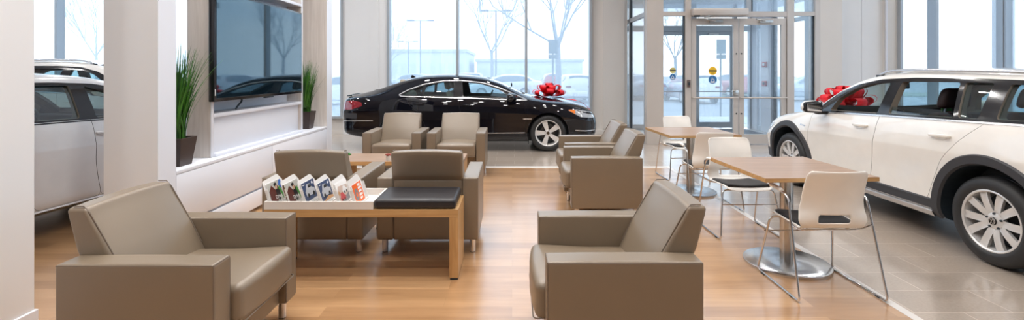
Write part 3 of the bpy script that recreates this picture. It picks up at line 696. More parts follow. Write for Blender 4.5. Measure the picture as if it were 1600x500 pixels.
succulent(-1.955, 5.72, principled('succulent_green', (.035, .22, .03), .5), 'green succulent in a white pot at the left end of the coffee table', 16, .05)
succulent(-1.455, 5.68, principled('succulent_red', (.25, .03, .02), .5), 'dark red succulent in a white pot, middle one on the coffee table', 14, .042)
succulent(-1.08, 5.80, principled('succulent_lime', (.30, .38, .06), .5), 'yellow green succulent just showing above the middle armchair back', 14, .06)

# ---------------------------------------------------------------- grass plants in the niches
def grass_plant(x, y, z, h, pw, ph, n, label, seed, sp=1.0, lim=(-.2, .3)):
    rnd = random.Random(seed)
    t = thing('potted_grass', label, 'potted plant', (x, y, z), 0, 'potted grass plants beside the television')
    bm = bmesh.new(); a, b = pw*.36, pw*.5
    def ring(h_, z_): return [bm.verts.new((sx*h_, sy*h_, z_)) for sx, sy in ((-1,-1),(1,-1),(1,1),(-1,1))]
    R = [ring(a, 0), ring(b, ph), ring(b-.012, ph), ring(b-.016, ph-.03)]
    bm.faces.new(R[0][::-1])
    for A, B in zip(R, R[1:]):
        for k in range(4): bm.faces.new((A[k], A[(k+1) % 4], B[(k+1) % 4], B[k]))
    obj('pot', bm, M_POT, t, smooth=None)
    bm = bmesh.new(); box(bm, -b+.02, b-.02, -b+.02, b-.02, ph-.05, ph-.02); obj('soil', bm, M_SOIL, t, smooth=None)
    bm = bmesh.new(); bm2 = bmesh.new()
    for i in range(n):
        B_ = bm if rnd.random() < .6 else bm2
        az = rnd.uniform(0, 2*PI); r0 = rnd.uniform(0, b*.6); L_ = h*rnd.uniform(.5, 1.0)*(1 if rnd.random() > .12 else 1.05)
        sprd = sp*rnd.uniform(.02, .34)**1.0*(1.15 if rnd.random() < .25 else .75); wdt = rnd.uniform(.0025, .0058)
        base = Vector((r0*math.cos(az), r0*math.sin(az), ph-.03)); d = Vector((math.cos(az), math.sin(az), 0)); s = Vector((-d.y, d.x, 0))
        tw = rnd.uniform(-.8, .8); s = (s*math.cos(tw)+d*math.sin(tw)).normalized(); prev = None
        for k in range(8):
            q = k/7; p = base + d*(sprd*L_*(q**1.7)) + Vector((0, 0, L_*(q-.16*sprd*q*q*3)))
            p.y = max(lim[0], min(lim[1], p.y)) if k < 2 else (lim[0]+.25*math.tanh((p.y-lim[0])/.25) if p.y-lim[0] > 0 else lim[0]+.0005*k) if p.y < 0 else min(lim[1], p.y)
            wq = wdt*(1-q**2.2)+.0003; c = Vector((0, 0, 1)).cross(s)*wdt*.3
            cur = [B_.verts.new(p-s*wq), B_.verts.new(p+c), B_.verts.new(p+s*wq)]
            if prev: B_.faces.new((prev[0], prev[1], cur[1], cur[0])); B_.faces.new((prev[1], prev[2], cur[2], cur[1]))
            prev = cur
    g1 = principled('grass_green', (.055, .20, .018), .45, noise=(5, .4)); g2 = principled('grass_dark_green', (.018, .085, .012), .45, noise=(5, .4))
    obj('foliage', bm, g1, t, 80); obj('foliage', bm2, g2, t, 80)
grass_plant(-2.83, 4.08, .67, .86, .21, .235, 460, 'potted artificial grass in the niche left of the television', 3, 1.0, (-.22, .33))
grass_plant(-2.865, 6.72, .67, .78, .20, .24, 430, 'potted artificial grass in the niche right of the television', 5, 1.0, (-.33, .23))

# ---------------------------------------------------------------- cafe tables
def cafe_table(x, y, rz, w, label, ang=0):
    t = thing('cafe_table', label, 'table', (x, y, 0), rz, 'square cafe tables')
    obj('table_top', bbox(-w/2, w/2, -w/2, w/2, .709, .740, .002), M_TABLE, t, smooth=None)
    bm = bmesh.new(); e_ = w/2+.0006
    for q in ((-e_, e_, -e_, -e_+.001), (-e_, e_, e_-.001, e_), (-e_, -e_+.001, -e_, e_), (e_-.001, e_, -e_, e_)): box(bm, *q, .711, .738)
    obj('edge_band', bm, M_BENCH, t, smooth=None)
    bm = bmesh.new(); lathe(bm, [(0, .02), (.047, .02), (.047, .700), (0, .700)], 36); obj('column', bm, M_STEEL, t)
    bm = bmesh.new(); lathe(bm, [(0, 0), (.300, 0), (.302, .004), (.300, .018), (.292, .022), (.05, .024), (0, .024)], 64); obj('base_plate', bm, M_DISC, t)
    bm = bmesh.new(); box(bm, -.2, .2, -.03, .03, .697, .709); box(bm, -.03, .03, -.2, .2, .697, .7085); obj('bracket', bm, M_DARK, t, smooth=None)
    return t
M_DISC = bpy.data.materials.new('spun_steel_disc'); M_DISC.use_nodes = True
t_ = M_DISC.node_tree; b_ = t_.nodes['Principled BSDF']; b_.inputs['Metallic'].default_value = 1; b_.inputs['Roughness'].default_value = .22; b_.inputs['Anisotropic'].default_value = .85
b_.inputs['Base Color'].default_value = (.60, .63, .66, 1)
tg = t_.nodes.new('ShaderNodeTangent'); tg.direction_type = 'RADIAL'; tg.axis = 'Z'; t_.links.new(tg.outputs[0], b_.inputs['Tangent'])
cafe_table(2.09, 3.68, math.radians(3.0), .80, 'nearer square cafe table with brown laminate top and round steel base')
cafe_table(2.17, 5.88, math.radians(3.5), .83, 'farther square cafe table with brown laminate top in front of the glass entrance')

# ---------------------------------------------------------------- white shell chairs (front faces -Y)
def make_shell_chair():
    t = thing('cafe_chair', 'x', 'chair')
    prof = fillet([(-.245, .425), (-.225, .452), (-.05, .446), (.05, .438), (.118, .436), (.150, .475), (.155, .56), (.178, .68), (.232, .825)], .05, 4) if False else None
    P = [Vector((0, y, z)) for y, z in ((-.250, .425), (-.222, .452), (-.05, .446), (.06, .438), (.128, .432), (.160, .49), (.165, .60), (.188, .70), (.235, .825))]
    C = fillet(P, .06, 5)
    # resample evenly
    d = [0]
    for a, b in zip(C, C[1:]): d.append(d[-1]+(b-a).length)
    NV, NU = 44, 26; T = np.linspace(0, d[-1], NV+1)
    ys = np.interp(T, d, [c.y for c in C]); zs = np.interp(T, d, [c.z for c in C])
    def hw(v, z, y):
        if z > .475 and y > .1: return float(np.interp(z, [.47, .50, .62, .74, .79, .815, .826], [.222, .226, .205, .201, .198, .190, .172]))
        return float(np.interp(y, [-.25, -.235, -.15, 0, .12, .2], [.165, .20, .226, .222, .205, .222]))
    bm = bmesh.new(); G = []
    for j in range(NV+1):
        row = []
        for i in range(NU+1):
            u = -1+2*i/NU; h_ = hw(0, zs[j], ys[j]); back = min(1, max(0, (zs[j]-.44)/.12)) if ys[j] > .08 else 0
            y = ys[j] - back*.042*u*u; z = zs[j] + (1-back)*(.010*u**4 - .012*(1-u*u) if ys[j] < .1 else 0)
            if j < 4: z -= .012*u**4
            row.append(bm.verts.new((u*h_, y, z)))
        G.append(row)
    slot = []
    for j in range(NV):
        for i in range(NU):
            zc = (zs[j]+zs[j+1])/2; uc = -1+2*(i+.5)/NU
            if ys[j] > .1 and .484 < zc < .530 and abs(uc) < .44: continue
            bm.faces.new((G[j][i], G[j][i+1], G[j+1][i+1], G[j+1][i]))
    o = obj('seat_shell', bm, M_SHELL, t, 50)
    m = o.modifiers.new('thickness', 'SOLIDIFY'); m.thickness = .008; m.offset = 0
    m2 = o.modifiers.new('soften', 'SUBSURF'); m2.levels = 1; m2.render_levels = 1
    # padded seat
    bm = bmesh.new(); G = []
    js = [j for j in range(NV+1) if -.245 < ys[j] < .122 and zs[j] < .46 and j >= 2]
    for j in js:
        y = ys[j]; e0 = max(0, 1-((y+.055)/.185)**8)
        h_ = (hw(0, zs[j], y)-.016)*(e0**.35*.12+.88); row = []
        for i in range(17):
            u = -1+2*i/16; e1 = (1-abs(u)**8)**.5*(e0**.5)
            row.append(bm.verts.new((u*h_, y, zs[j]+.010*(.9*u)**4-.012*(1-u*u)+.006+.018*e1)))
        G.append(row)
    for a, b in zip(G, G[1:]):
        for i in range(16): bm.faces.new((a[i], a[i+1], b[i+1], b[i]))
    o = obj('seat_pad', bm, M_BLACKFABRIC, t, 60); m = o.modifiers.new('thickness', 'SOLIDIFY'); m.thickness = .010; m.offset = -1
    # sled frame with cantilever arms
    r = .0075
    for s in (-1, 1):
        bm = bmesh.new()
        tube(bm, fillet([(s*.10, -.19, .418), (s*.225, -.205, .415), (s*.275, -.285, .008), (s*.280, .245, .008), (s*.262, .105, .545), (s*.258, .085, .625), (s*.268, -.005, .660), (s*.272, -.09, .667)], .038, 7), r, 10)
        f = obj('sled_frame', bm, M_CHROME, t, 60)
        for yy in (-.2, .16):
            bm = bmesh.new(); box(bm, s*.2785-.008, s*.2785+.008, yy-.02, yy+.02, 0, .010); obj('glide', bm, M_DARK, f, smooth=None)
        bm = bmesh.new(); tube(bm, [(s*.270, -.115, .668), (s*.2695, -.09, .668), (s*.268, -.01, .663), (s*.266, .02, .656)], .0135, 12); obj('arm_pad', bm, M_SHELL, t, 50)
    bm = bmesh.new(); tube(bm, [(-.247, -.246, .30), (.247, -.246, .30)], .005, 8); tube(bm, fillet([(-.266, .13, .46), (-.20, .10, .418), (.20, .10, .418), (.266, .13, .46)], .04), .0065, 8)
    tube(bm, [(-.10, -.19, .418), (.10, -.19, .418)], r, 10)
    for s in (-1, 1): tube(bm, [(s*.14, -.19, .418), (s*.14, .10, .418)], .006, 8)
    obj('cross_bar', bm, M_CHROME, t)
    return t
CC_ = make_shell_chair()
def chair(x, y, rz, label, first=[True]):
    if first[0]: first[0] = False; CC_.location = (x, y, 0); CC_.rotation_euler = (0, 0, rz); CC_['label'] = label; CC_['group'] = 'white shell cafe chairs'; return
    dup(CC_, (x, y, 0), rz, label)
chair(2.09, 3.285, PI, 'white shell chair nearest the camera, back turned, at the near cafe table')
chair(2.08, 4.46, 0, 'white shell chair with black seat facing the camera behind the near cafe table')
chair(2.13, 5.255, PI, 'white shell chair with its back turned at the near side of the far cafe table')
chair(2.36, 6.73, math.radians(3), 'white shell chair facing the camera behind the far cafe table, nearest the entrance')
# ---------------------------------------------------------------- cars (x forward from the front axle, y left, z up)
def pchip(xs, ys, x):
    xs = np.asarray(xs, float); ys = np.asarray(ys, float)
    if xs[0] > xs[-1]: xs = xs[::-1]; ys = ys[::-1]
    h = np.diff(xs); dl = np.diff(ys)/h; m = np.zeros_like(ys)
    for i in range(1, len(ys)-1):
        if dl[i-1]*dl[i] > 0:
            w1 = 2*h[i]+h[i-1]; w2 = h[i]+2*h[i-1]; m[i] = (w1+w2)/(w1/dl[i-1]+w2/dl[i])
    m[0] = dl[0]; m[-1] = dl[-1]
    x = np.asarray(x, float); k = np.clip(np.searchsorted(xs, x)-1, 0, len(h)-1); t = (x-xs[k])/h[k]
    return ((1+2*t)*(1-t)**2*ys[k] + t*(1-t)**2*h[k]*m[k] + t*t*(3-2*t)*ys[k+1] + t*t*(t-1)*h[k]*m[k+1])
def chaikin(P, r=.25, it=2):
    for _ in range(it):
        Q = [P[0]]
        for a, b in zip(P, P[1:]): Q += [a*(1-r)+b*r, a*r+b*(1-r)]
        Q.append(P[-1]); P = Q
    return P
M_LINING = principled('beige_pillar_lining', (.20, .175, .145), .7)
# station: x, ymax, zbot, ysh, zsh, yrail, zrail, ztop
ST_WAGON = [(.86,.50,.30,.45,.60,.40,.64,.66),(.81,.66,.25,.60,.66,.52,.70,.73),(.66,.80,.22,.74,.72,.62,.79,.82),(.38,.875,.21,.82,.82,.68,.88,.905),(0,.895,.21,.85,.90,.72,.945,.97),(-.25,.90,.20,.865,.95,.75,.98,1.01),(-.44,.90,.20,.87,.975,.77,1.02,1.05),(-.62,.90,.20,.87,.988,.765,1.145,1.18),(-.82,.90,.20,.872,1.0,.74,1.265,1.305),(-1.06,.90,.20,.872,1.01,.70,1.365,1.405),(-1.32,.90,.20,.872,1.02,.665,1.415,1.462),(-1.8,.90,.20,.872,1.037,.64,1.437,1.497),(-2.3,.90,.20,.872,1.056,.63,1.43,1.50),(-2.8,.90,.21,.868,1.075,.62,1.42,1.49),(-3.2,.893,.24,.855,1.09,.60,1.395,1.465),(-3.45,.875,.28,.83,1.085,.57,1.34,1.42),(-3.60,.84,.32,.78,1.05,.54,1.20,1.30),(-3.68,.78,.36,.72,.98,.50,1.04,1.10),(-3.72,.70,.40,.64,.90,.45,.94,.96)]
ST_COUPE = [(.95,.48,.30,.42,.56,.36,.60,.62),(.90,.64,.24,.58,.62,.48,.665,.69),(.74,.81,.20,.74,.71,.60,.765,.79),(.42,.895,.18,.84,.80,.68,.865,.895),(0,.925,.17,.875,.87,.71,.93,.955),(-.20,.925,.16,.883,.898,.73,.95,.98),(-.38,.925,.16,.885,.915,.735,.985,1.02),(-.62,.925,.16,.885,.93,.71,1.09,1.14),(-.92,.925,.16,.885,.942,.665,1.225,1.28),(-1.25,.925,.16,.885,.955,.62,1.305,1.365),(-1.9,.925,.16,.885,.975,.585,1.335,1.415),(-2.3,.925,.16,.885,.99,.575,1.315,1.40),(-2.7,.925,.17,.885,1.0,.585,1.235,1.325),(-3.0,.92,.19,.875,.995,.60,1.15,1.23),(-3.3,.90,.22,.855,.985,.63,1.055,1.12),(-3.55,.87,.25,.81,.97,.65,1.0,1.05),(-3.72,.80,.28,.74,.945,.62,.97,1.01),(-3.80,.71,.31,.66,.90,.55,.94,.97),(-3.85,.58,.36,.54,.78,.46,.82,.85)]
ST_SEDAN = [(a[0],)+a[1:4]+(a[4]-.025, a[5], a[6]-.03, a[7]-.035) for a in ST_WAGON[:13]] + [(-2.78,.89,.21,.86,1.035,.62,1.33,1.40),(-3.05,.885,.22,.85,1.035,.60,1.22,1.28),(-3.35,.87,.24,.83,1.03,.62,1.09,1.13),(-3.6,.84,.28,.79,1.0,.62,1.045,1.08),(-3.78,.76,.32,.70,.96,.56,1.0,1.03),(-3.85,.62,.38,.56,.82,.46,.86,.88)]
ST_SUV = [(a[0]*1.0,)+(a[1]*1.02, a[2]+.06, a[3]*1.02, a[4]*1.10, a[5]*1.04, a[6]*1.11, a[7]*1.11) for a in ST_WAGON]
def section(st, x, inset=0.0, cav=False):
    f = [float(pchip([s[0] for s in st], [s[k] for s in st], x)) for k in range(1, 8)]
    ym, zb, ysh, zsh, yr, zr, zt = f
    if cav:
        i = inset; P = [(0, .50), (.50, .50), (.54, .55), (.55, .70), (.56, .80), (.56, .81), (ysh-i-.01, zsh-i*.4), (yr-i*.9, zr-i*.8), (yr*.72, zt-(zt-zr)*.2-i), (0, zt-i)]
    else:
        i = inset; h = zsh-zb
        P = [(0, zb), (ym*.82, zb), (ym-.035-i, zb+.05), (ym-.032-i, zb+h*.34), (ym-i, zb+h*.69), (ym-i, zb+h*.71), (ysh-i, zsh-i*.3), (yr-i*.9, zr-i*.45), (yr*.72, zt-(zt-zr)*.2-i), (0, zt-i)]
    return chaikin([np.array(p) for p in P], .22, 2)
def loft(st, xs, inset=0.0, cav=False):
    bm = bmesh.new(); rings = []
    for x in xs:
        H = section(st, x, inset, cav); R = [(p[0], p[1]) for p in H] + [(-p[0], p[1]) for p in reversed(H[1:-1])]
        rings.append([bm.verts.new((x, y, z)) for y, z in R])
    n = len(rings[0])
    for A, B in zip(rings, rings[1:]):
        for k in range(n): bm.faces.new((A[k], A[(k+1) % n], B[(k+1) % n], B[k]))
    bm.faces.new(rings[0]); bm.faces.new(rings[-1][::-1])
    bmesh.ops.recalc_face_normals(bm, faces=bm.faces[:])
    return bm
def tmp(bm, name='work'):
    bmesh.ops.recalc_face_normals(bm, faces=bm.faces[:])
    me = bpy.data.meshes.new(name); bm.to_mesh(me); bm.free(); return link(name, me)
def boolean(a, b, op, solver='MANIFOLD'):
    """returns a new object a op b; keeps both inputs"""
    r = a.copy(); r.data = a.data.copy(); COL.objects.link(r)
    for sv in (solver, 'EXACT'):
        r.modifiers.clear(); m = r.modifiers.new('b', 'BOOLEAN'); m.operation = op
        try: m.solver = sv
        except TypeError: continue
        m.object = b
        me = bpy.data.meshes.new_from_object(r.evaluated_get(bpy.context.evaluated_depsgraph_get()))
        if len(me.polygons) > 4 and not (sv == 'MANIFOLD' and len(me.polygons) == len(a.data.polygons)): break
    r.modifiers.clear(); r.data = me
    return r
def drop(*os):
    for o in os:
        me = o.data; bpy.data.objects.remove(o)
        if me and me.users == 0: bpy.data.meshes.remove(me)
def side_prism(polys, y0, y1, sides=(1, -1)):
    bm = bmesh.new()
    for s in sides:
        for poly in polys: prism(bm, poly, lambda x, z: (x, s*y0, z), lambda x, z: (x, s*y1, z))
    return tmp(bm)
def top_prism(poly, z0, z1):
    bm = bmesh.new(); prism(bm, poly, lambda x, y: (x, y, z0), lambda x, y: (x, y, z1)); return tmp(bm)
def rpoly(poly, r, n=4):
    """round the corners of a closed 2-D polygon"""
    out = []; N_ = len(poly)
    for i in range(N_):
        a, b, c = (Vector(poly[i-1]), Vector(poly[i]), Vector(poly[(i+1) % N_])); u = a-b; v = c-b
        d = min(r, u.length*.45, v.length*.45); p0 = b+u.normalized()*d; p1 = b+v.normalized()*d
        for k in range(n+1):
            t = k/n; q = p0*(1-t)**2+b*2*t*(1-t)+p1*t*t; out.append((q.x, q.y))
    return out
def inside(p, poly):
    x, y = p; c = False; n = len(poly)
    for i in range(n):
        x0, y0 = poly[i]; x1, y1 = poly[i-1]
        if (y0 > y) != (y1 > y) and x < (x1-x0)*(y-y0)/(y1-y0)+x0: c = not c
    return c
def grow(poly, d):
    cx_ = sum(p[0] for p in poly)/len(poly); cz_ = sum(p[1] for p in poly)/len(poly); out = []
    for i in range(len(poly)):
        a, b, c = Vector(poly[i-1]), Vector(poly[i]), Vector(poly[(i+1) % len(poly)])
        e1 = (b-a).normalized(); e2 = (c-b).normalized(); n = Vector((e1.y+e2.y, -e1.x-e2.x))
        n = n.normalized() if n.length > 1e-6 else Vector((0, 0))
        if n.dot(b-Vector((cx_, cz_))) < 0: n = -n
        out.append((b.x+n.x*d, b.y+n.y*d))
    return out
class Shape:
    def __init__(s, st, nx=110):
        s.st = st; x0, x1 = st[0][0], st[-1][0]
        u = np.linspace(0, 1, nx); u = u*u*(3-2*u)*.35+u*.65
        s.xs = list(x0+(x1-x0)*u); s.O = tmp(loft(st, s.xs)); me = s.O.data
        me.polygons.foreach_set('use_smooth', [True]*len(me.polygons))
        s.vn = [v.normal.copy() for v in me.vertices]; s.vc = [v.co.copy() for v in me.vertices]; s.pv = [list(p.vertices) for p in me.polygons]
        s.bvh = BVHTree.FromPolygons(s.vc, s.pv); s.ncap = len(s.pv)-2
    def surf(s, x, z, side, off=0.0):
        h = s.bvh.ray_cast(Vector((x, side*2.0, z)), Vector((0, -side, 0)))
        if h[0] is None: return None
        return h[0]+s.normal_at(h[0], h[2])*off
    def normal_at(s, co, fi):
        if fi >= s.ncap: return Vector((1 if co.x > -1 else -1, 0, 0))
        vs = s.pv[fi]; w_ = geometry.interpolate_bezier if False else None
        ws = [1/((s.vc[v]-co).length+1e-5) for v in vs]; n = Vector((0, 0, 0))
        for q, v in zip(ws, vs): n += s.vn[v]*q
        return n.normalized()
    def shade(s, o, mats, inner_rule):
        """smooth normals taken from the unbroken shape; cut faces stay flat. mats=[outer, inner...]"""
        me = o.data; me.materials.clear()
        for m in mats: me.materials.append(m)
        me.polygons.foreach_set('use_smooth', [True]*len(me.polygons)); nrm = [None]*len(me.loops)
        for p in me.polygons:
            c = p.center; h = s.bvh.find_nearest(c); outer = h[3] is not None and h[3] < .005 and s.normal_at(h[0], h[2]).dot(p.normal) > .6
            p.material_index = 0 if outer else inner_rule(c)
            for li in p.loop_indices:
                co = me.vertices[me.loops[li].vertex_index].co
                if outer:
                    hh = s.bvh.find_nearest(co); nrm[li] = s.normal_at(hh[0], hh[2]) if hh[2] < s.ncap and p.normal.dot(s.normal_at(hh[0], hh[2])) > .5 else p.normal.copy()
                else: nrm[li] = p.normal.copy()
        me.normals_split_custom_set(nrm); return o
    def ribbon(s, pts, w_, side, off=.003, closed=False, thick=None, inner=None):
        """flat band lying on the side of the body along a polyline in (x,z)"""
        P = [Vector(p) for p in pts]; n = len(P); bm = bmesh.new(); rows = []
        th = thick or off
        for i, p in enumerate(P):
            t = (P[(i+1) % n]-P[i-1]) if (closed or 0 < i < n-1) else (P[1]-P[0] if i == 0 else P[-1]-P[-2])
            t.normalize(); nn = Vector((-t.y, t.x)); row = []
            for q in (-.5, -.35, .35, .5):
                r_ = p+nn*w_*q
                a = s.surf(r_.x, r_.y, side, th if abs(q) < .4 else -.004)
                row.append(a)
            if any(a is None for a in row): rows.append(None); continue
            rows.append([bm.verts.new(a) for a in row])
        for i in range(n if closed else n-1):
            A, B = rows[i], rows[(i+1) % n]
            if A and B:
                for k in range(3): bm.faces.new((A[k], A[k+1], B[k+1], B[k]))
        return bm
    def patch(s, poly, side, off=.003, step=.03, back=-.01):
        """crisp outline polygon in (x,z) lying on the side surface, with a rim going in"""
        # dense outline
        out = []
        for a, b in zip(poly, poly[1:]+poly[:1]):
            a, b = Vector(a), Vector(b); k = max(1, int((b-a).length/step))
            out += [a+(b-a)*(i/k) for i in range(k)]
        bm = bmesh.new(); vs = [bm.verts.new((p.x, 0, p.y)) for p in out]
        f = bm.faces.new(vs); bmesh.ops.triangulate(bm, faces=[f])
        for _ in range(2):
            es = [e for e in bm.edges if e.calc_length() > step*2.0]
            if es: bmesh.ops.subdivide_edges(bm, edges=es, cuts=1); bmesh.ops.triangulate(bm, faces=bm.faces[:])
        rim = [e for e in bm.edges if len(e.link_faces) == 1]
        r = bmesh.ops.extrude_edge_only(bm, edges=rim); low = {v for v in r['geom'] if isinstance(v, bmesh.types.BMVert)}
        for v in bm.verts:
            a = s.surf(v.co.x, v.co.z, side, back if v in low else off)
            if a is not None: v.co = a
            else: v.co = Vector((v.co.x, side*.5, v.co.z))
        return bm
    def pane(s, poly, side, inset=.014, g=.016):
        pg = grow(poly, g); x0 = min(p[0] for p in pg); x1 = max(p[0] for p in pg); z0 = min(p[1] for p in pg); z1 = max(p[1] for p in pg)
        nx_, nz_ = max(2, int((x1-x0)/.010)), max(2, int((z1-z0)/.010)); bm = bmesh.new(); V = {}
        def vv(i, j):
            if (i, j) not in V:
                x = x0+(x1-x0)*i/nx_; z = z0+(z1-z0)*j/nz_; a = s.surf(x, z, side, -inset); V[(i, j)] = bm.verts.new(a) if a is not None else None
            return V[(i, j)]
        for i in range(nx_):
            for j in range(nz_):
                if inside((x0+(x1-x0)*(i+.5)/nx_, z0+(z1-z0)*(j+.5)/nz_), pg):
                    q = [vv(i, j), vv(i+1, j), vv(i+1, j+1), vv(i, j+1)]
                    if None not in q: bm.faces.new(q)
        return bm
    def top_pane(s, poly, inset=.014, g=.016, zmin=.8):
        pg = grow(poly, g); x0 = min(p[0] for p in pg); x1 = max(p[0] for p in pg); z0 = min(p[1] for p in pg); z1 = max(p[1] for p in pg)
        nx_, nz_ = max(2, int((x1-x0)/.02)), max(2, int((z1-z0)/.02)); bm = bmesh.new(); V = {}
        def vv(i, j):
            if (i, j) not in V:
                x = x0+(x1-x0)*i/nx_; y = z0+(z1-z0)*j/nz_; h = s.bvh.ray_cast(Vector((x, y, 3)), Vector((0, 0, -1)))
                V[(i, j)] = bm.verts.new(h[0]-s.normal_at(h[0], h[2])*inset) if h[0] is not None else None
            return V[(i, j)]
        for i in range(nx_):
            for j in range(nz_):
                if inside((x0+(x1-x0)*(i+.5)/nx_, z0+(z1-z0)*(j+.5)/nz_), pg):
                    q = [vv(i, j), vv(i+1, j), vv(i+1, j+1), vv(i, j+1)]
                    if None not in q: bm.faces.new(q)
        return bm

def emblem(bm, M, r):
    """ring with a V above a W"""
    def fr(x, y, z=0): return M @ Vector((x*r, y*r, z*r))
    n = 28
    for k in range(n):
        a, b = 2*PI*k/n, 2*PI*(k+1)/n
        q = [fr(rr*math.cos(t_), rr*math.sin(t_), zz) for t_ in (a, b) for rr, zz in ((.84, .12), (1, .12), (1, 0))]
        v = [bm.verts.new(p) for p in q]; bm.faces.new((v[0], v[1], v[4], v[3])); bm.faces.new((v[1], v[2], v[5], v[4]))
    def bar(x0, y0, x1, y1, wd=.14):
        d = Vector((x1-x0, y1-y0)).normalized(); nn = Vector((-d.y, d.x))*wd/2
        P = [(x0+nn.x, y0+nn.y), (x0-nn.x, y0-nn.y), (x1-nn.x, y1-nn.y), (x1+nn.x, y1+nn.y)]
        prism(bm, P, lambda x, y: fr(x, y, 0), lambda x, y: fr(x, y, .14))
    bar(-.42, .82, -.02, .12); bar(.42, .82, .02, .12)
    bar(-.80, .38, -.40, -.72); bar(-.40, -.72, 0, .02); bar(0, .02, .40, -.72); bar(.40, -.72, .80, .38)
def make_wheel(parent, x, y, side, R, rim_r, kind, wdt=.215, name='wheel', dark=M_RIMD):
    """wheel > tire, rim ...: the wheel part is the tyre mesh, its pieces are sub-parts"""
    # build around local z = outward
    M = Matrix.Translation((x, y, R)) @ Matrix.Rotation(-side*PI/2, 4, 'X')
    h = wdt/2; bm = bmesh.new()
    lathe(bm, [(rim_r-.004, h-.016), (rim_r+.012, h-.002), (rim_r+.03, h+.004), (R-.035, h-.002), (R-.012, h-.020), (R-.002, h-.045), (R, h-.06), (R, h-.075), (R-.008, h-.078), (R-.008, h-.086), (R, h-.089), (R, -.01), (R-.008, -.013), (R-.008, -.021), (R, -.024), (R, -h+.045), (R-.02, -h+.01), (rim_r, -h), (rim_r-.01, -h+.02), (rim_r-.01, h-.03), (rim_r-.004, h-.016)], 72, M, cap=False)
    w_ = obj(name, bm, M_TYRE, parent, 50)
    bm = bmesh.new(); lathe(bm, [(rim_r-.018, h-.030), (rim_r-.016, h-.014), (rim_r-.008, h-.008), (rim_r, h-.010), (rim_r+.002, h-.018), (rim_r-.004, h-.03)], 72, M, cap=False)
    lathe(bm, [(rim_r-.016, h-.022), (rim_r-.026, h-.06), (rim_r-.034, -h+.02)], 72, M, cap=False)
    obj('rim', bm, M_RIM, w_, 40)
    bm = bmesh.new(); lathe(bm, [(0, -.04), (rim_r-.034, -.05)], 48, M, cap=False); obj('inner_barrel', bm, M_DARK, w_)
    bm = bmesh.new(); lathe(bm, [(0, -.005), (.135, -.005), (.138, -.03), (0, -.03)], 40, M); a0 = .9
    prism(bm, [(math.cos(a0+q)*.11, math.sin(a0+q)*.11) for q in (0, .25, .5)] + [(math.cos(a0+q)*.165, math.sin(a0+q)*.165) for q in (.5, .25, 0)], lambda a, b: M @ Vector((a, b, -.03)), lambda a, b: M @ Vector((a, b, .02)))
    obj('brake_disc', bm, M_RIMD, w_)
    bm = bmesh.new(); zo = h-.022; zi = h-.060; ro = rim_r-.012
    def spoke(a, w0, w1, r0, r1, z0, z1, th, skew=0, ridge=.006):
        ca, sa = math.cos(a), math.sin(a)
        def pt(r, t_, z): 
            aa = a+skew*(r-r0)/(r1-r0); return M @ Vector((r*math.cos(aa)-t_*math.sin(aa), r*math.sin(aa)+t_*math.cos(aa), z))
        n = 5; prev = None
        for k in range(n+1):
            q = k/n; r = r0+(r1-r0)*q; wd = w0+(w1-w0)*q; z = z0+(z1-z0)*q + .010*math.sin(PI*q)
            cur = [bm.verts.new(pt(r, -wd/2, z-.003)), bm.verts.new(pt(r, 0, z-ridge)), bm.verts.new(pt(r, wd/2, z-.003)), bm.verts.new(pt(r, wd/2-.004, z-th)), bm.verts.new(pt(r, -wd/2+.004, z-th))]
            if prev:
                for j in range(5): bm.faces.new((prev[j], prev[(j+1) % 5], cur[(j+1) % 5], cur[j]))
            else: bm.faces.new(cur[::-1])
            prev = cur
        bm.faces.new(prev)
    if kind == 'ten':
        for k in range(5):
            for q in (-1, 1): spoke(PI/2+k*2*PI/5+q*.26, .046, .058, .045, ro, zo-.022, zo, .03, q*.055, .009)
    else:
        for k in range(5):
            a = PI/2+.30+k*2*PI/5; spoke(a, .058, .105, .045, ro, zo-.02, zo, .03, 0, .010)
    lathe(bm, [(0, zo-.012), (.040, zo-.014), (.062, zo-.024), (.070, zo-.05), (0, zo-.05)], 36, M)
    obj('spokes', bm, M_RIM, w_, 35)
    bm = bmesh.new()
    for k in range(5):
        a = PI/2+(k+.5)*2*PI/5 if kind == 'ten' else PI/2+.3+(k+.5)*2*PI/5
        lathe(bm, [(0, zo-.012), (.008, zo-.012), (.009, zo-.03), (0, zo-.03)], 8, M @ Matrix.Translation((.056*math.cos(a), .056*math.sin(a), 0)))
    obj('wheel_bolts', bm, M_DARK, w_)
    bm = bmesh.new(); lathe(bm, [(0, zo-.002), (.026, zo-.004), (.030, zo-.010), (0, zo-.012)], 28, M); c = obj('hub_cap', bm, M_BEZEL, w_)
    bm = bmesh.new(); emblem(bm, M @ Matrix.Translation((0, 0, zo-.002)) @ Matrix.Rotation(0 if side > 0 else 0, 4, 'Z'), .026); obj('emblem', bm, M_CHROME, c, smooth=None)
    return w_
def car_seat(parent, x, y, mat, rear=False, hw_=.24):
    bm = boxgrid(bmesh.new(), .25, hw_, .075, .04, lambda p: (p.x+x, p.y+y, p.z+.56))
    s = obj('seat', bm, mat, parent, 60)
    bm = boxgrid(bmesh.new(), .06, hw_*.95, .28, .045, lambda p: (p.x+x-.26-(p.z)*.32, p.y*(1-.25*max(0, p.z/.28))+y, p.z+.80)); obj('seat_back', bm, mat, s, 60)
    for hy in ((0,) if not rear else (-hw_*.55, hw_*.55)):
        bm = boxgrid(bmesh.new(), .048, .135, .095, .042, lambda p: (p.x+x-.39-(p.z)*.2, p.y*(1-.2*max(0, p.z/.095))+y+hy, p.z+1.215)); h_ = obj('headrest', bm, mat, s, 60)
        bm = bmesh.new()
        for q in (-.06, .06): tube(bm, [(x-.345, y+hy+q, 1.02), (x-.375, y+hy+q, 1.16)], .006, 8)
        obj('headrest_post', bm, M_CHROME, h_)
    return s
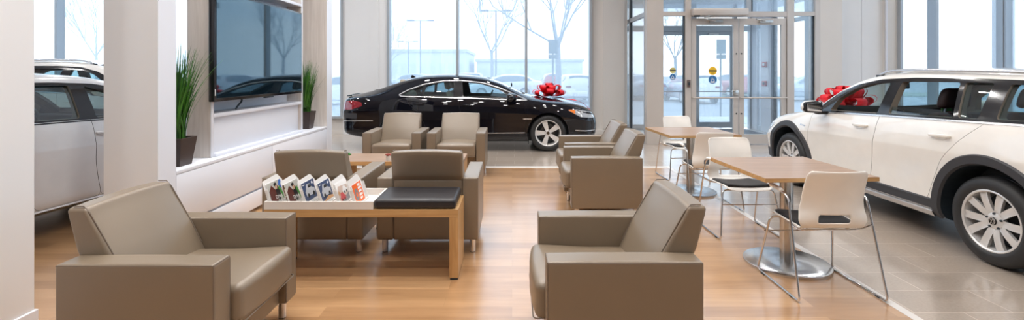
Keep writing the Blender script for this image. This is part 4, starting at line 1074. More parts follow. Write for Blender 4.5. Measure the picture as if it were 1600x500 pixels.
def make_car(name, label, loc, rz, st, paint, D):
    """D: dict of side outlines and fittings"""
    sh = Shape(st, D.get('nx', 110)); t = thing(name, label, 'car', loc, rz); vis = D['vis']; WB = D['wb']; R = D['R']
    xt = st[-1][0]
    cav = tmp(loft(st, list(np.linspace(D['cav'][0], D['cav'][1], 60)), .045, True))
    A = boolean(sh.O, cav, 'DIFFERENCE'); 
    bm = bmesh.new(); RW = R+D.get('gap', .045); ym = .92
    for ax_ in (0, -WB):
        for s in (1, -1):
            n = 40; prism(bm, [(ax_+RW*math.cos(2*PI*k/n), R+RW*math.sin(2*PI*k/n)) for k in range(n)], lambda x, z: (x, s*(ym-.30), z), lambda x, z: (x, s*1.2, z))
    wl = tmp(bm); B = boolean(A, wl, 'DIFFERENCE'); drop(A, wl, cav)
    dlo = rpoly(D['dlo'], .03); DP = side_prism([dlo], .38, 1.2)
    C_ = boolean(B, DP, 'DIFFERENCE')
    ws = top_prism(D['ws'], .80, 1.8); C2 = boolean(C_, ws, 'DIFFERENCE'); drop(C_, ws)
    if D.get('rw'):
        rw = top_prism(D['rw'], .98, 1.8); C3 = boolean(C2, rw, 'DIFFERENCE'); drop(C2, rw); C2 = C3
    if D.get('roofglass'):
        pass
    def inner(c):
        for ax_ in (0, -WB):
            if abs(c.y) > ym-.32 and (Vector((c.x-ax_, c.z-R))).length < RW+.01 and c.z < R+RW+.01: return 1
        return 2
    mats = [paint, M_DARK, M_CABIN]
    for dp in D['doors']:
        dr = rpoly(dp, .05); pr = side_prism([grow(dr, .0028)], .57, 1.2, (vis,)); N_ = boolean(C2, pr, 'DIFFERENCE'); pi = side_prism([dr], .575, 1.2, (vis,)); Q = boolean(C2, pi, 'INTERSECT')
        drop(C2, pr, pi); C2 = N_; sh.shade(Q, mats, inner); Q.name = 'door'; Q.parent = t; D.setdefault('_d', []).append(Q)
    sh.shade(C2, mats, inner); C2.name = 'body'; C2.parent = t
    F = boolean(B, DP, 'INTERSECT'); WP = side_prism([rpoly(w_, .025) for w_ in D['wins']], .30, 1.25); F2 = boolean(F, WP, 'DIFFERENCE'); drop(F, WP, DP, B)
    sh.shade(F2, [M_CARBLACK, M_CARBLACK, D.get('lining', M_CABIN)], inner); F2.name = 'window_frame'; F2.parent = t
    for s in (1, -1):
        for wi, w_ in enumerate(D['wins']):
            if s == vis and wi in D.get('open', {}):
                w2 = [(x, min(z, D['open'][wi])) for x, z in w_]
                if D['open'][wi] < 1.0: continue
            else: w2 = w_
            obj('window', sh.pane(w2, s), M_CARGLASS, t, 60)
    obj('windshield', sh.top_pane(D['ws']), M_CARGLASS, t, 60)
    if D.get('rw'): obj('rear_window', sh.top_pane(D['rw']), M_CARGLASS, t, 60)
    # wheels
    for ax_ in (0, -WB):
        for s in (1, -1): make_wheel(t, ax_, s*(st[5][1]-.035-.1075), s, R, D['rim'], D['wheel'])
    # underbody
    bm = bmesh.new(); box(bm, -WB-.35, .45, -.6, .6, .19, .24); obj('underbody', bm, M_DARK, t, smooth=None)
    # trim round the side glass
    s = vis
    if D.get('ring'):
        ring = rpoly(D['dlo'], .04, 6); dens = []
        for a, b in zip(ring, ring[1:]+ring[:1]):
            a, b = Vector(a), Vector(b); k = max(1, int((b-a).length/.05)); dens += [a+(b-a)*(i/k) for i in range(k)]
        for s_ in (1, -1): obj('window_trim', sh.ribbon(dens, D['ring'], s_, .005, True), M_SILVER, t, 40)
    for (pl, wd, off, mat, nm) in D.get('ribbons', []):
        dens = []
        for a, b in zip(pl, pl[1:]):
            a, b = Vector(a), Vector(b); k = max(1, int((b-a).length/.04)); dens += [a+(b-a)*(i/k) for i in range(k)]
        dens.append(Vector(pl[-1]))
        for s_ in (1, -1): obj(nm, sh.ribbon(dens, wd, s_, off), mat, t, 40)
    for (pl, off, mat, nm) in D.get('patches', []):
        for s_ in (1, -1): obj(nm, sh.patch(pl, s_, off), mat, t, 40)
    # handles on the visible side
    for di, (hx, hz) in enumerate(D.get('handles', [])):
        p = sh.surf(hx, hz, s, 0)
        bm = boxgrid(bmesh.new(), .098, .012, .0165, .011, lambda q: (q.x+p.x, p.y+s*(q.y+.030-.012*abs(q.x/.098)**2), q.z*(1-.25*abs(q.x/.098))+p.z-.03*q.x))
        par = D['_d'][di] if di < len(D.get('_d', [])) else t
        hd = obj('door_handle', bm, paint, par, 60)
        bm = bmesh.new(); prism(bm, ell(p.x, p.z-.012, .055, .028, 20), lambda x, z: sh.surf(x, z, s, .0015), lambda x, z: sh.surf(x, z, s, -.003)); obj('handle_recess', bm, paint, hd, smooth=None)
        for e_ in (-.075, .075):
            bm = boxgrid(bmesh.new(), .013, .016, .011, .006, lambda q: (q.x+p.x+e_, p.y+s*(q.y+.012), q.z+p.z-.03*e_)); obj('handle_mount', bm, paint, hd, 60)
    # mirrors
    mx_, mz_ = D['mirror']
    for s_ in (1, -1):
        p = sh.surf(mx_, mz_, s_, 0)
        bm = boxgrid(bmesh.new(), .075, .105, .068, .064, lambda q: (q.x*(1-.25*(q.y/.115)*1)+mx_+.06-.03*(q.y/.115), p.y+s_*(q.y+.175), q.z*(1-.15*q.y/.115)+mz_+.075)); m_ = obj('side_mirror', bm, paint, t, 60)
        bm = boxgrid(bmesh.new(), .034, .104, .066, .032, lambda q: (q.x+mx_+.005, p.y+s_*(q.y+.170), q.z*(1-.15*q.y/.115)+mz_+.073)); obj('mirror_housing', bm, M_CARBLACK, m_, 60)
        bm = boxgrid(bmesh.new(), .003, .082, .046, .0028, lambda q: (q.x+mx_-.029, p.y+s_*(q.y+.170), q.z*(1-.15*q.y/.115)+mz_+.075)); obj('mirror_glass', bm, M_CHROME, m_, 60)
        bm = boxgrid(bmesh.new(), .035, .07, .018, .012, lambda q: (q.x+mx_+.03, p.y+s_*(q.y+.05), q.z+mz_+.008-.0)); obj('mirror_arm', bm, M_CARBLACK, m_, 60)
    # cabin
    sm = D.get('seat', M_SEAT)
    for yy in (-.37, .37): car_seat(t, D['seatx'], yy, sm)
    car_seat(t, D['seatx']-.86, 0, sm, True, .50)
    bm = boxgrid(bmesh.new(), .20, .66, .13, .05, lambda p: (p.x+D['dash']-.10*(p.z/.13), p.y, p.z+.86-.03*(p.x/.2))); dsh = obj('dashboard', bm, M_CARPLAST, t, 60)
    bm = bmesh.new(); MW = Matrix.Translation((D['dash']-.34, .37, .90)) @ Matrix.Rotation(math.radians(-65), 4, 'Y')
    tube(bm, [MW @ Vector((.185*math.cos(a), .185*math.sin(a), 0)) for a in [2*PI*k/40 for k in range(40)]], .015, 10, closed=True)
    for a in (0, PI, -PI/2 if False else PI/2*1.0, -PI/2): tube(bm, [MW @ Vector((.17*math.cos(a), .17*math.sin(a), 0)), MW @ Vector((.04*math.cos(a), .04*math.sin(a), -.01))], .012, 6)
    lathe(bm, [(0, .012), (.055, .0), (.06, -.03), (0, -.04)], 20, MW); tube(bm, [MW @ Vector((0, 0, -.03)), MW @ Vector((0, 0, -.22))], .03, 8)
    obj('steering_wheel', bm, M_CARPLAST, t)
    p = (D['ws'][0][0]-.22, 0, D.get('rvz', 1.30)); bm = boxgrid(bmesh.new(), .015, .11, .035, .014, lambda q: (q.x+p[0], q.y, q.z+p[2])); obj('rear_view_mirror', bm, M_DARK, t, 60)
    for fn in D.get('extra', []): fn(t, sh)
    drop(sh.O)
    return t, sh
def arc(cx_, cz_, r, a0, a1, n=24): return [(cx_+r*math.cos(math.radians(a0+(a1-a0)*k/n)), cz_+r*math.sin(math.radians(a0+(a1-a0)*k/n))) for k in range(n+1)]
def lathe_bow(t, cx_, cy_, z, n=11, R_=.24, wd=.075, seed=1, tails=(), lift=.0):
    rnd = random.Random(seed); bm = bmesh.new()
    def strip(P, nrm, w_):
        prev = None
        for i, (p, s) in enumerate(P):
            cur = [bm.verts.new(p-s*w_/2), bm.verts.new(p+s*w_/2)]
            if prev: bm.faces.new((prev[0], prev[1], cur[1], cur[0]))
            prev = cur
    for tier, (cnt, el, rl) in enumerate(((8, .22, 1.0), (7, .75, .88), (4, 1.25, .75))):
        for k in range(cnt):
            az = 2*PI*(k+.5*tier)/cnt + rnd.uniform(-.12, .12); e_ = el+rnd.uniform(-.1, .1)
            d = Vector((math.cos(az)*math.cos(e_), math.sin(az)*math.cos(e_), math.sin(e_))); s = Vector((-math.sin(az), math.cos(az), 0)); u = s.cross(d).normalized()*-1
            if u.z < 0: u = -u
            P = []; Lh = R_*rl
            for q in range(17):
                a = 2*PI*q/16; rr = Lh*.5*(1-math.cos(a)); hh = Lh*.24*math.sin(a)*(.35+.65*rr/Lh)
                P.append((Vector((cx_, cy_, z+lift+.03))+d*rr+u*hh, s))
            strip(P, u, wd*rnd.uniform(.9, 1.15))
    b = obj('ribbon_loops', bm, M_RED, t, 80); m = b.modifiers.new('thickness', 'SOLIDIFY'); m.thickness = .002
    if tails:
        bm = bmesh.new()
        for T_ in tails:
            prev = None; T2 = [Vector(q) for q in T_]
            for i, p in enumerate(T2):
                dd = (T2[min(i+1, len(T2)-1)]-T2[max(i-1, 0)]).normalized(); s = dd.cross(Vector((0, 0, 1))).normalized(); s = (s + Vector((0, 0, .35*math.sin(i*1.7)))).normalized()
                cur = [bm.verts.new(p-s*.028), bm.verts.new(p+s*.028)]
                if prev: bm.faces.new((prev[0], prev[1], cur[1], cur[0]))
                prev = cur
        b = obj('ribbon_tails', bm, M_RED, t, 80); m = b.modifiers.new('thickness', 'SOLIDIFY'); m.thickness = .002

# --- right: white wagon
def wagon_extra(t, sh):
    for s_ in (1, -1):
        pts = [(-.95+0, None), (-1.15, None), (-1.6, None), (-2.2, None), (-2.8, None), (-3.25, None)]; P = []
        xs = [-1.22, -1.28, -1.38, -1.6, -1.9, -2.2, -2.5, -2.8, -3.05, -3.22, -3.30]
        for i, x in enumerate(xs):
            h = sh.bvh.ray_cast(Vector((x, s_*.60, 3)), Vector((0, 0, -1)))[0]; up = .010+.026*min(1, min(i, len(xs)-1-i)/2)
            P.append(Vector((x, s_*.60, h.z+up)))
        bm = bmesh.new(); tube(bm, P, .015, 10); r_ = obj('roof_rail', bm, M_SILVER, t, 60)
        bm = bmesh.new()
        for i in (0, -1):
            p = P[i]; h = sh.bvh.ray_cast(Vector((p.x, p.y, 3)), Vector((0, 0, -1)))[0]; box(bm, p.x-.05, p.x+.05, p.y-.012, p.y+.012, h.z-.01, p.z)
        obj('rail_foot', bm, M_CARBLACK, r_, smooth=None)
    bm = bmesh.new(); prism(bm, rpoly([(-1.55, -.40), (-1.55, .40), (-2.75, .40), (-2.75, -.40)], .05), lambda x, y: sh.bvh.ray_cast(Vector((x, y, 3)), Vector((0, 0, -1)))[0]+Vector((0, 0, .002)), lambda x, y: sh.bvh.ray_cast(Vector((x, y, 3)), Vector((0, 0, -1)))[0]-Vector((0, 0, .02)))
    obj('sunroof', bm, M_CARBLACK, t, smooth=None)
def flare(cx_, R, off, wd): return (arc(cx_, R, R+.085+wd/2-.006, -18, 198, 44), wd, off)
RW_ = .335
WAG = dict(gap=.085, vis=1, wb=2.63, R=RW_, rim=.232, wheel='ten', cav=(-.47, -3.52), nx=130,
    dlo=[(-.60,.990),(-.60,1.075),(-.82,1.23),(-1.05,1.325),(-1.32,1.382),(-1.7,1.403),(-2.3,1.405),(-2.85,1.392),(-3.2,1.365),(-3.36,1.30),(-3.46,1.13),(-3.35,1.105),(-2.6,1.075),(-1.6,1.040),(-1.0,1.015)],
    wins=[[(-.80,1.024),(-1.50,1.050),(-1.475,1.350),(-1.28,1.337),(-1.06,1.275),(-.87,1.165)], [(-1.635,1.058),(-1.60,1.362),(-2.19,1.370),(-2.315,1.083)], [(-2.355,1.085),(-2.235,1.370),(-2.475,1.368),(-2.525,1.092)], [(-2.66,1.10),(-2.60,1.365),(-3.12,1.335),(-3.27,1.29),(-3.34,1.13)]],
    open={0: .5, 1: 1.125}, ws=[(-.50,.64),(-.44,.3),(-.43,0),(-.44,-.3),(-.50,-.64),(-1.16,-.57),(-1.22,0),(-1.16,.57)], rw=[(-3.42,.48),(-3.42,-.48),(-3.575,-.5),(-3.575,.5)],
    doors=[[(-.50,.955),(-.43,.60),(-.475,.30),(-1.40,.285),(-1.475,.62),(-1.555,1.10),(-1.2,1.10),(-.72,1.06)], [(-1.560,1.10),(-1.480,.62),(-1.405,.285),(-2.06,.285),(-2.14,.50),(-2.245,.72),(-2.40,.90),(-2.585,1.06),(-2.58,1.12)]],
    handles=[(-1.33,.915),(-2.25,.93)], mirror=(-.78,.985), seatx=-1.42, dash=-.78, rvz=1.30, seat=M_SEAT, lining=M_LINING,
    ribbons=[([(-.60,.983),(-1.0,1.008),(-1.6,1.033),(-2.6,1.068),(-3.35,1.098),(-3.46,1.12)], .020, .006, M_SILVER, 'window_trim'),
             flare(0, RW_, .016, .085)+(M_CARPLAST, 'wheel_arch_cladding'), flare(-2.63, RW_, .016, .085)+(M_CARPLAST, 'wheel_arch_cladding'),
             ([(-.47,.335),(-2.16,.335)], .095, .010, M_CARPLAST, 'sill_cladding'), ([(-.47,.262),(-2.15,.262)], .052, .024, M_SILVER, 'sill_strip'),
             ([(.05+.40,.33),(.70,.34)], .14, .010, M_CARPLAST, 'bumper_cladding'), ([(-3.06,.36),(-3.55,.40)], .16, .010, M_CARPLAST, 'bumper_cladding')],
    patches=[(rpoly([(.80,.62),(.50,.66),(.34,.76),(.60,.765),(.79,.70)], .02), .003, M_LAMPGLASS, 'headlight'), (rpoly([(-3.36,.80),(-3.60,.82),(-3.62,.98),(-3.40,1.0)], .02), .003, M_TAIL, 'tail_light'), ([(-.395,.795),(-.29,.805),(-.295,.818),(-.40,.812)], .004, M_SILVER, 'fender_badge')],
    extra=[wagon_extra])
WAGON, WSH = make_car('station_wagon', 'white station wagon with black wheel arch cladding and roof rails at the right', (4.455, 6.27, 0), PI/2, ST_WAGON, P_WHITE, WAG)
t = thing('gift_bow', 'big red ribbon bow lying on the hood of the white station wagon', 'gift bow', (4.455, 6.27, 0), PI/2)
lathe_bow(t, .14, .02, 1.0, R_=.34, wd=.13, seed=4, tails=[[(.02-.05*k, .10-.14*k, .99+.02*math.sin(k*2.0)) for k in range(5)], [(-.02-.06*k, .35+.08*k, .985+.015*math.sin(k*2.0)) for k in range(4)]])
t = thing('paper_booklet', 'small green booklet standing inside the white station wagon behind the front seat', 'booklet', (4.455, 6.27, 0), PI/2)
obj('cover', bbox(-1.40, -1.385, .02, .12, 1.00, 1.17, .001), C_GRN, t, smooth=None); obj('stripe', bbox(-1.402, -1.401, .03, .11, 1.02, 1.06, 0), C_RD, t, smooth=None)

# --- centre: black four-door coupe
RC = .335
def coupe_extra(t, sh):
    h = sh.bvh.ray_cast(Vector((-2.62, 0, 3)), Vector((0, 0, -1)))[0]
    bm = bmesh.new(); prism(bm, [(.09, 0), (-.07, 0), (-.055, .055), (-.03, .06), (.03, .02)], lambda x, z: (h.x+x, -.018, h.z+z-.012), lambda x, z: (h.x+x, .018, h.z+z-.012)); obj('antenna_fin', bm, M_CARBLACK, t)
    bm = bmesh.new()
    for s_ in (1, -1): tube(bm, [(-3.70, s_*.55, 1.005), (-3.795, s_*.50, 1.0), (-3.81, 0, 1.01)][:3], .012, 8)
    obj('boot_lip', bm, paint_black, t)
    bm = bmesh.new(); box(bm, -.36, -.352, -.78, -.62, .12, .30); obj('mud_flap', bm, M_DARK, t, smooth=None)
    bm = bmesh.new(); tube(bm, [(-.50, -.62, 1.005), (-.56, -.2, 1.035), (-.52, -.35, 1.03)], .008, 6); tube(bm, [(-.50, -.1, 1.02), (-.56, .45, 1.03)], .008, 6); obj('wiper', bm, M_DARK, t)
paint_black = P_BLACK
COU = dict(vis=-1, wb=2.71, R=RC, rim=.238, wheel='five', cav=(-.42, -3.15),
    dlo=[(-.37,.935),(-.60,1.035),(-.88,1.155),(-1.2,1.25),(-1.6,1.292),(-1.95,1.287),(-2.3,1.225),(-2.58,1.125),(-2.74,1.035),(-2.70,1.008),(-2.3,.998),(-1.5,.975),(-.9,.955)],
    wins=[[(-.66,.978),(-1.56,1.0),(-1.60,1.268),(-1.24,1.228),(-.92,1.135)], [(-1.74,1.003),(-1.74,1.264),(-1.98,1.258),(-2.26,1.205),(-2.30,1.02)], [(-2.345,1.02),(-2.315,1.19),(-2.55,1.105),(-2.66,1.04),(-2.64,1.028)]],
    open={0: .5}, ws=[(-.45,.62),(-.41,.3),(-.40,0),(-.41,-.3),(-.45,-.62),(-1.08,-.56),(-1.16,0),(-1.08,.56)], rw=[(-2.60,.46),(-2.57,0),(-2.60,-.46),(-3.28,-.52),(-3.33,0),(-3.28,.52)],
    doors=[[(-.44,.90),(-.40,.58),(-.45,.27),(-1.50,.265),(-1.58,.6),(-1.655,1.05),(-1.2,1.05),(-.60,1.0)], [(-1.660,1.05),(-1.585,.6),(-1.505,.265),(-2.17,.265),(-2.26,.5),(-2.36,.72),(-2.56,.88),(-2.60,1.05)]],
    handles=[(-1.46,.85),(-2.36,.87)], mirror=(-.72,.925), seatx=-1.52, dash=-.80, rvz=1.20, seat=M_WARM_SEAT,
    ring=.022, ribbons=[([(-.42,.345),(-1.3,.335),(-2.28,.345)], .020, .008, M_SILVER, 'side_strip'),
        ([(-3.20,.565),(-3.5,.560),(-3.79,.55)], .022, .008, M_SILVER, 'bumper_strip'), ([(.50,.385),(.70,.37),(.88,.375)], .022, .014, M_SILVER, 'bumper_strip'), ([(-.46,.60),(-.30,.60)], .022, .006, M_SILVER, 'fender_badge')],
    patches=[(rpoly([(.88,.60),(.60,.625),(.36,.755),(.52,.765),(.84,.70)], .02), .003, M_LAMPGLASS, 'headlight'), ([(.50,.68),(.37,.755),(.40,.762),(.50,.75)], .006, M_AMBER, 'side_marker'),
             (rpoly([(-3.40,.83),(-3.62,.76),(-3.80,.76),(-3.79,.90),(-3.60,.93),(-3.42,.90)], .03), .004, M_TAIL, 'tail_light'), (rpoly([(-3.50,.60),(-3.74,.60),(-3.73,.70),(-3.50,.70)], .015), .003, M_CARPLAST, 'plate_recess')],
    extra=[coupe_extra])
COUPE, CSH = make_car('black_coupe', 'glossy black four-door coupe with silver wheels in front of the window wall', (.66, 9.715, 0), 0, ST_COUPE, P_BLACK, COU)
t = thing('gift_bow', 'big red ribbon bow with trailing tails on the hood of the black coupe', 'gift bow', (.66, 9.715, 0), 0)
lathe_bow(t, .08, -.05, .965, R_=.335, wd=.13, seed=9, tails=[[(.2+.11*k, -.12-.03*k, .945-.004*k*k+.012*math.sin(k*2.3)) for k in range(6)]+[(.86, -.3, .72)], [(.15+.09*k, .1+.05*k, .945-.006*k*k) for k in range(5)]])

# --- left: white sedan close behind the columns, seen through the gap
SED = dict(vis=-1, wb=2.63, R=.325, rim=.222, wheel='five', cav=(-.47, -3.2), nx=90,
    dlo=[(-.60,.965),(-.60,1.045),(-.82,1.19),(-1.05,1.285),(-1.32,1.342),(-1.7,1.362),(-2.2,1.362),(-2.6,1.315),(-2.95,1.20),(-3.12,1.07),(-3.0,1.045),(-2.3,1.025),(-1.6,1.010),(-1.0,.985)],
    wins=[[(-.89,.998),(-1.44,1.020),(-1.42,1.322),(-1.36,1.300),(-1.13,1.215),(-.98,1.10)], [(-1.60,1.025),(-1.56,1.330),(-2.15,1.336),(-2.42,1.31),(-2.50,1.05)], [(-2.54,1.06),(-2.48,1.30),(-2.86,1.19),(-2.98,1.08)]],
    ws=[(-.50,.62),(-.43,0),(-.50,-.62),(-1.14,-.56),(-1.2,0),(-1.14,.56)], rw=[(-2.70,.46),(-2.70,-.46),(-3.25,-.52),(-3.25,.52)],
    doors=[[(-.50,.94),(-.43,.60),(-.475,.28),(-1.40,.265),(-1.475,.62),(-1.505,1.08),(-1.2,1.08),(-.72,1.04)], [(-1.510,1.08),(-1.480,.62),(-1.405,.265),(-1.98,.265),(-2.14,.50),(-2.245,.72),(-2.45,.92),(-2.60,1.02),(-2.6,1.10)]],
    handles=[(-1.39,.875),(-2.32,.90)], mirror=(-.78,.96), seatx=-1.42, dash=-.78, rvz=1.27, seat=M_SEAT, lining=M_LINING,
    ribbons=[([(-.60,.955),(-1.0,.977),(-1.6,1.000),(-2.3,1.015),(-3.12,1.045)], .014, .004, M_CARBLACK, 'window_trim'), ([(-.45,.235),(-2.20,.235)], .05, .012, P_WHITE2, 'sill_strip')],
    patches=[(rpoly([(.80,.60),(.50,.64),(.34,.74),(.60,.745),(.79,.68)], .02), .003, M_LAMPGLASS, 'headlight'), (rpoly([(-3.45,.80),(-3.72,.80),(-3.72,.93),(-3.50,.95)], .02), .003, M_TAIL, 'tail_light')])
make_car('white_sedan', 'white sedan partly hidden behind the white columns at the left', (-4.713, 6.18, 0), PI/2-math.radians(5.7), ST_SEDAN, P_WHITE2, SED)
# --- far left: white suv behind the sedan
def suv_extra(t, sh): wagon_extra(t, sh)
Z = lambda pl, k=1.105: [(x, z*k) for x, z in pl]
SUV = dict(vis=-1, wb=2.66, R=.36, rim=.235, wheel='ten', cav=(-.47, -3.52), nx=90,
    dlo=Z(WAG['dlo']), wins=[Z(w_) for w_ in WAG['wins'][:1]]+[Z([(-1.635,1.058),(-1.60,1.362),(-2.44,1.368),(-2.50,1.083)])]+[Z(WAG['wins'][3])],
    ws=WAG['ws'], rw=WAG['rw'], doors=[Z(w_, 1.08) for w_ in WAG['doors']], handles=[(-1.30,1.0),(-2.2,1.03)], mirror=(-.78,1.09), seatx=-1.42, dash=-.78, rvz=1.45, seat=M_SEAT,
    ribbons=[(Z([(-.60,.983),(-1.6,1.033),(-2.6,1.068),(-3.35,1.098)]), .020, .006, M_SILVER, 'window_trim'), ([(-.42,.33),(-2.26,.33)], .12, .010, M_CARPLAST, 'sill_cladding')], extra=[suv_extra])
make_car('white_suv', 'tall white sport utility vehicle with roof rails behind the white sedan at far left', (-5.4, 8.25, 0), 0, ST_SUV, P_WHITE, SUV)
# ---------------------------------------------------------------- outdoors
M_SNOW = principled('pale_pavement', (.60, .63, .66), .8, noise=(.3, .06)); M_ASPH = principled('wet_asphalt', (.30, .34, .38), .6, noise=(.4, .1))
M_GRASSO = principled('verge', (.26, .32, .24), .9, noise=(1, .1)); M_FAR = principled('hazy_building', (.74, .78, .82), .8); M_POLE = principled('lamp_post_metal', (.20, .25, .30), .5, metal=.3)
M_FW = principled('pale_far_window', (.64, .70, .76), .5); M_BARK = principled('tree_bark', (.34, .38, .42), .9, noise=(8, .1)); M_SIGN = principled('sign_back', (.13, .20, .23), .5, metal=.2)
def Sx(name, bm, mat): return struct(obj(name, bm, mat, smooth=None))
bm = bmesh.new(); box(bm, -90, 90, -20, 160, -.30, -.16); Sx('ground', bm, M_ASPH)
bm = bmesh.new(); box(bm, -40, 40, YO+.2, 16.0, -.20, -.03); Sx('sidewalk', bm, M_SNOW)
bm = bmesh.new(); box(bm, -60, 60, 31, 36, -.2, -.08); Sx('verge', bm, M_GRASSO)
def block(x0, x1, y0, y1, h, label, n):
    t = thing('distant_building', label, 'building', ((x0+x1)/2, y0, -.16)); hx = (x1-x0)/2
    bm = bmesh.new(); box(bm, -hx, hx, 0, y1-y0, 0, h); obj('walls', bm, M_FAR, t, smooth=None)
    bm = bmesh.new(); box(bm, -hx-.3, hx+.3, -.3, y1-y0+.3, h, h+.5); obj('roof_edge', bm, M_SNOW, t, smooth=None)
    for k in range(n):
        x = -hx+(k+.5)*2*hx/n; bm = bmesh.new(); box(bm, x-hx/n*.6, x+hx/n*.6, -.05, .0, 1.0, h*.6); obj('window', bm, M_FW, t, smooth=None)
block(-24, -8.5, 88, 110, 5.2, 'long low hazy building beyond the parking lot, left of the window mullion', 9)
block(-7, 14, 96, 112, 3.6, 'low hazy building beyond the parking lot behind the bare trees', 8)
# low-detail parked cars
PC_W = principled('parked_white', (.80, .80, .82), .25, coat=1); PC_S = principled('parked_silver', (.42, .48, .55), .25, coat=1, metal=.3); PC_B = principled('parked_blue_grey', (.16, .24, .34), .25, coat=1); PC_R = principled('parked_red', (.42, .05, .06), .25, coat=1)
M_PG = principled('parked_car_window', (.10, .15, .20), .08)
def parked_proto(st, dlo):
    t = thing('parked_car', 'x', 'car'); xs = list(np.linspace(st[0][0], st[-1][0], 44)); o = tmp(loft(st, xs)); vc = [v.co.copy() for v in o.data.vertices]; pv = [list(p.vertices) for p in o.data.polygons]
    class q: pass
    s = Shape.__new__(Shape); s.st = st; s.xs = xs; s.O = o; s.vn = [v.normal.copy() for v in o.data.vertices]; s.vc = vc; s.pv = pv; s.bvh = BVHTree.FromPolygons(vc, pv); s.ncap = len(pv)-2
    me = o.data; me.polygons.foreach_set('use_smooth', [True]*len(me.polygons)); me.materials.append(PC_W); me.set_sharp_from_angle(angle=math.radians(50)); o.name = 'body'; o.parent = t
    for s_ in (1, -1): obj('side_window', s.patch(dlo, s_, .006, .08), M_PG, t, 60)
    def tp(poly, nm):
        bm = bmesh.new(); dn = []
        rows = []
        xa, xb, ya = poly
        for i in range(7):
            x = xa+(xb-xa)*i/6; row = []
            for j in range(9):
                y = -ya+2*ya*j/8; h = s.bvh.ray_cast(Vector((x, y, 3)), Vector((0, 0, -1)))
                row.append(bm.verts.new(h[0]+s.normal_at(h[0], h[2])*.006))
            rows.append(row)
        for a, b in zip(rows, rows[1:]):
            for j in range(8): bm.faces.new((a[j], a[j+1], b[j+1], b[j]))
        obj(nm, bm, M_PG, t, 60)
    tp((-.68, -1.24, .52), 'windshield'); tp((st[-3][0]+.17, st[-3][0]+.02, .50), 'rear_window')
    for s_ in (1, -1):
        bm = bbox(st[-1][0]-.012, st[-1][0]+.10, min(s_*.42, s_*.70), max(s_*.42, s_*.70), .80, .90, .01); obj('tail_light', bm, M_TAIL, t, smooth=None)
    bm = bbox(st[-1][0]-.02, st[-1][0]+.1, -.6, .6, .45, .60, .02); obj('rear_bumper', bm, PC_W, t, smooth=None)
    for ax_ in (0, -2.63):
        for s_ in (1, -1):
            M = Matrix.Translation((ax_, s_*.80, .33)) @ Matrix.Rotation(-s_*PI/2, 4, 'X'); bm = bmesh.new(); lathe(bm, [(0, .10), (.20, .10), (.21, .115), (.33, .10), (.33, -.1), (0, -.1)], 28, M); w_ = obj('wheel', bm, M_TYRE, t)
            bm = bmesh.new(); lathe(bm, [(0, .12), (.20, .112), (.20, .10), (0, .10)], 20, M); obj('wheel_cover', bm, M_RIM, w_)
    return t
def col_car(t, mat):
    for c in t.children:
        if c.name.split('.')[0] in ('body', 'rear_bumper') and mat is not PC_W:
            c.data = c.data if c.material_slots[0].link == 'OBJECT' else c.data
            c.material_slots[0].link = 'OBJECT'; c.material_slots[0].material = mat
PR1 = parked_proto(ST_WAGON, rpoly(WAG['dlo'], .03)); PR2 = parked_proto(ST_SEDAN, rpoly(SED['dlo'], .03))
lots = [ # proto, px x, Y, rotation (deg; 90 = tail to the camera), paint, label
 (1, 905, 24.5, 90, PC_W, 'white parked car seen from behind, nearest one outside the window right of the street sign'),
 (1, 868, 36.0, 90, PC_R, 'dim reddish parked car outside, seen between the red bow and the street sign'),
 (2, 785, 30.0, 190, PC_W, 'white parked car outside above the windshield of the black coupe'),
 (1, 722, 52.0, 180, PC_W, 'distant white parked car outside above the roof of the black coupe'),
 (2, 640, 42.0, 180, PC_S, 'distant silver parked car outside, leftmost above the trunk side of the black coupe roof'),
 (1, 1103, 24.0, 90, PC_W, 'white parked car seen from behind through the left glass entrance door'),
 (2, 1018, 26.5, 90, PC_B, 'blue grey parked car seen through the narrow pane left of the entrance door'),
 (1, 1172, 29.5, 90, PC_R, 'red parked car seen at the edge of the right glass entrance door'),
 (2, 1265, 27.0, 165, PC_S, 'silver parked car outside the narrow pane right of the entrance doors'),
 (2, 528, 24.0, 200, PC_W, 'white parked car outside the narrow window behind the partition'),
 (1, 990, 34.0, 90, PC_S, 'silver parked car seen through the side glass of the entrance vestibule'),
]
used = {1: False, 2: False}
for (pr, px, Y, rot, mat, lab) in lots:
    P_ = PR1 if pr == 1 else PR2; x = (px-800)/755*Y
    a = math.radians(rot); mid = 1.4; loc = (x+mid*math.cos(a), Y+mid*math.sin(a)+(2.2 if rot == 90 else 0), -.16)
    if not used[pr]: used[pr] = True; o = P_; o.location = loc; o.rotation_euler = (0, 0, a); o['label'] = lab
    else: o = dup(P_, loc, a, lab)
    o['group'] = 'cars in the parking lot outside'; col_car(o, mat)
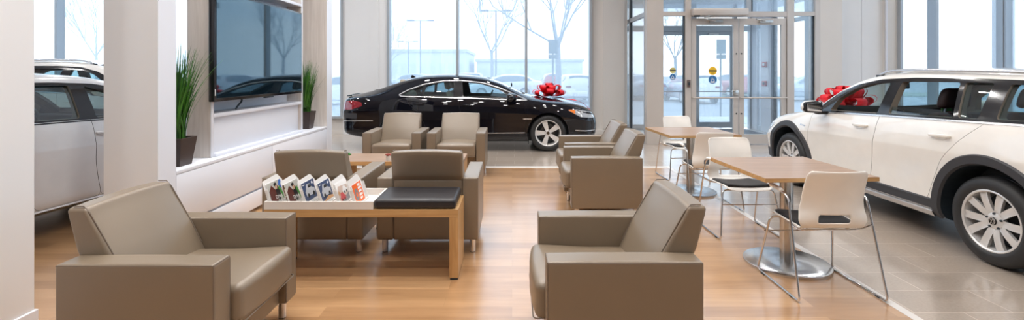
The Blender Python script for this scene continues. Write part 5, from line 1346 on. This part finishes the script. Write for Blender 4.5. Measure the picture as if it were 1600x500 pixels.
# street furniture
def lamp_post(px, Y, h, label, arms=2):
    x = (px-800)/755*Y; t = thing('street_lamp', label, 'street lamp', (x, Y, -.16), 0, 'parking lot light poles')
    bm = bmesh.new(); tube(bm, [(0, 0, 0), (0, 0, h)], .075, 8); obj('pole', bm, M_POLE, t)
    bm = bmesh.new(); tube(bm, [(-.9, 0, h), (.9, 0, h)], .04, 6); obj('arm', bm, M_POLE, t)
    for s_ in (-1, 1):
        bm = bbox(s_*1.0-.35, s_*1.0+.35, -.16, .16, h-.06, h+.08, .03); obj('lamp_head', bm, M_POLE, t, smooth=None)
lamp_post(657, 48, 6.7, 'double headed parking lot light pole at the left part of the big window')
lamp_post(775, 42, 6.9, 'double headed parking lot light pole beside the bare tree left of the right mullion')
lamp_post(638, 66, 5.7, 'smaller distant light pole at the far left of the big window')
def street_sign(px, Y, z0, z1, w_, label):
    x = (px-800)/755*Y; t = thing('street_sign', label, 'sign', (x, Y, -.16))
    bm = bmesh.new(); tube(bm, [(0, 0, 0), (0, 0, z1+.16)], .035, 8); obj('post', bm, M_POLE, t)
    for a, b in ((z0+(z1-z0)*.27, z1), (z0, z0+(z1-z0)*.23)):
        obj('sign_plate', bbox(-w_/2, w_/2, -.05, -.036, a+.16, b+.16, .01), M_SIGN, t, smooth=None)
street_sign(864, 17.0, 1.91, 2.58, .33, 'grey street sign on a post outside the window above the bow of the black coupe')
street_sign(1126, 17.5, 1.92, 2.62, .34, 'grey street sign on a post outside seen through the left entrance door')
def bare_tree(px, Y, h, r0, label, seed, splay=.55):
    rnd = random.Random(seed); x = (px-800)/755*Y; t = thing('bare_tree', label, 'tree', (x, Y, -.16), 0, 'leafless trees by the parking lot')
    bm = bmesh.new(); bt = bmesh.new(); H = h*.38
    tube(bt, [(0, 0, 0), (.05, 0, H*.5), (0, 0, H)], r0, 10, rfn=lambda s: r0*(1.15-.35*s))
    def branch(p, d, L_, r, lv):
        n = 5; P = [p]; dd = d.copy()
        for k in range(n):
            dd = (dd+Vector((rnd.uniform(-.13, .13), rnd.uniform(-.13, .13), rnd.uniform(-.02, .14)))).normalized(); P.append(P[-1]+dd*L_/n)
        tube(bm, P, r, 6 if lv < 2 else 4, rfn=lambda s: (r*(1-.6*s)+.003)*.7)
        if lv >= 4: return
        for k in range(rnd.choice((3, 4))):
            i = rnd.randint(2, n); ax_ = Vector((rnd.uniform(-1, 1), rnd.uniform(-1, 1), rnd.uniform(-.2, .7))).normalized()
            branch(P[i], (dd+ax_*rnd.uniform(.5, .95)).normalized(), L_*rnd.uniform(.5, .72), r*.55, lv+1)
    for k in range(6):
        a = 2*PI*k/6+rnd.uniform(-.3, .3); e_ = rnd.uniform(.6, 1.2); branch(Vector((0, 0, H*rnd.uniform(.85, 1))), Vector((math.cos(a)*math.cos(e_), math.sin(a)*math.cos(e_), math.sin(e_))), h*.42, r0*.5, 1)
    obj('trunk', bt, M_BARK, t, 60); obj('branches', bm, M_BARK, t, 60)
bare_tree(871, 21.5, 8.0, .135, 'large bare tree behind the street sign in the right pane of the big window', 11)
bare_tree(768, 36, 8.5, .125, 'slender bare tree behind the parking lot light pole in the middle pane', 5)
bare_tree(606, 60, 7.5, .13, 'faint bare tree at the left edge of the big window', 8)
bare_tree(150, 30, 7.0, .10, 'small bare tree outside the window above the white suv at far left', 14)
bare_tree(1055, 40, 7.5, .13, 'faint bare tree outside the pane left of the entrance door', 21)
bpy.context.view_layer.update()
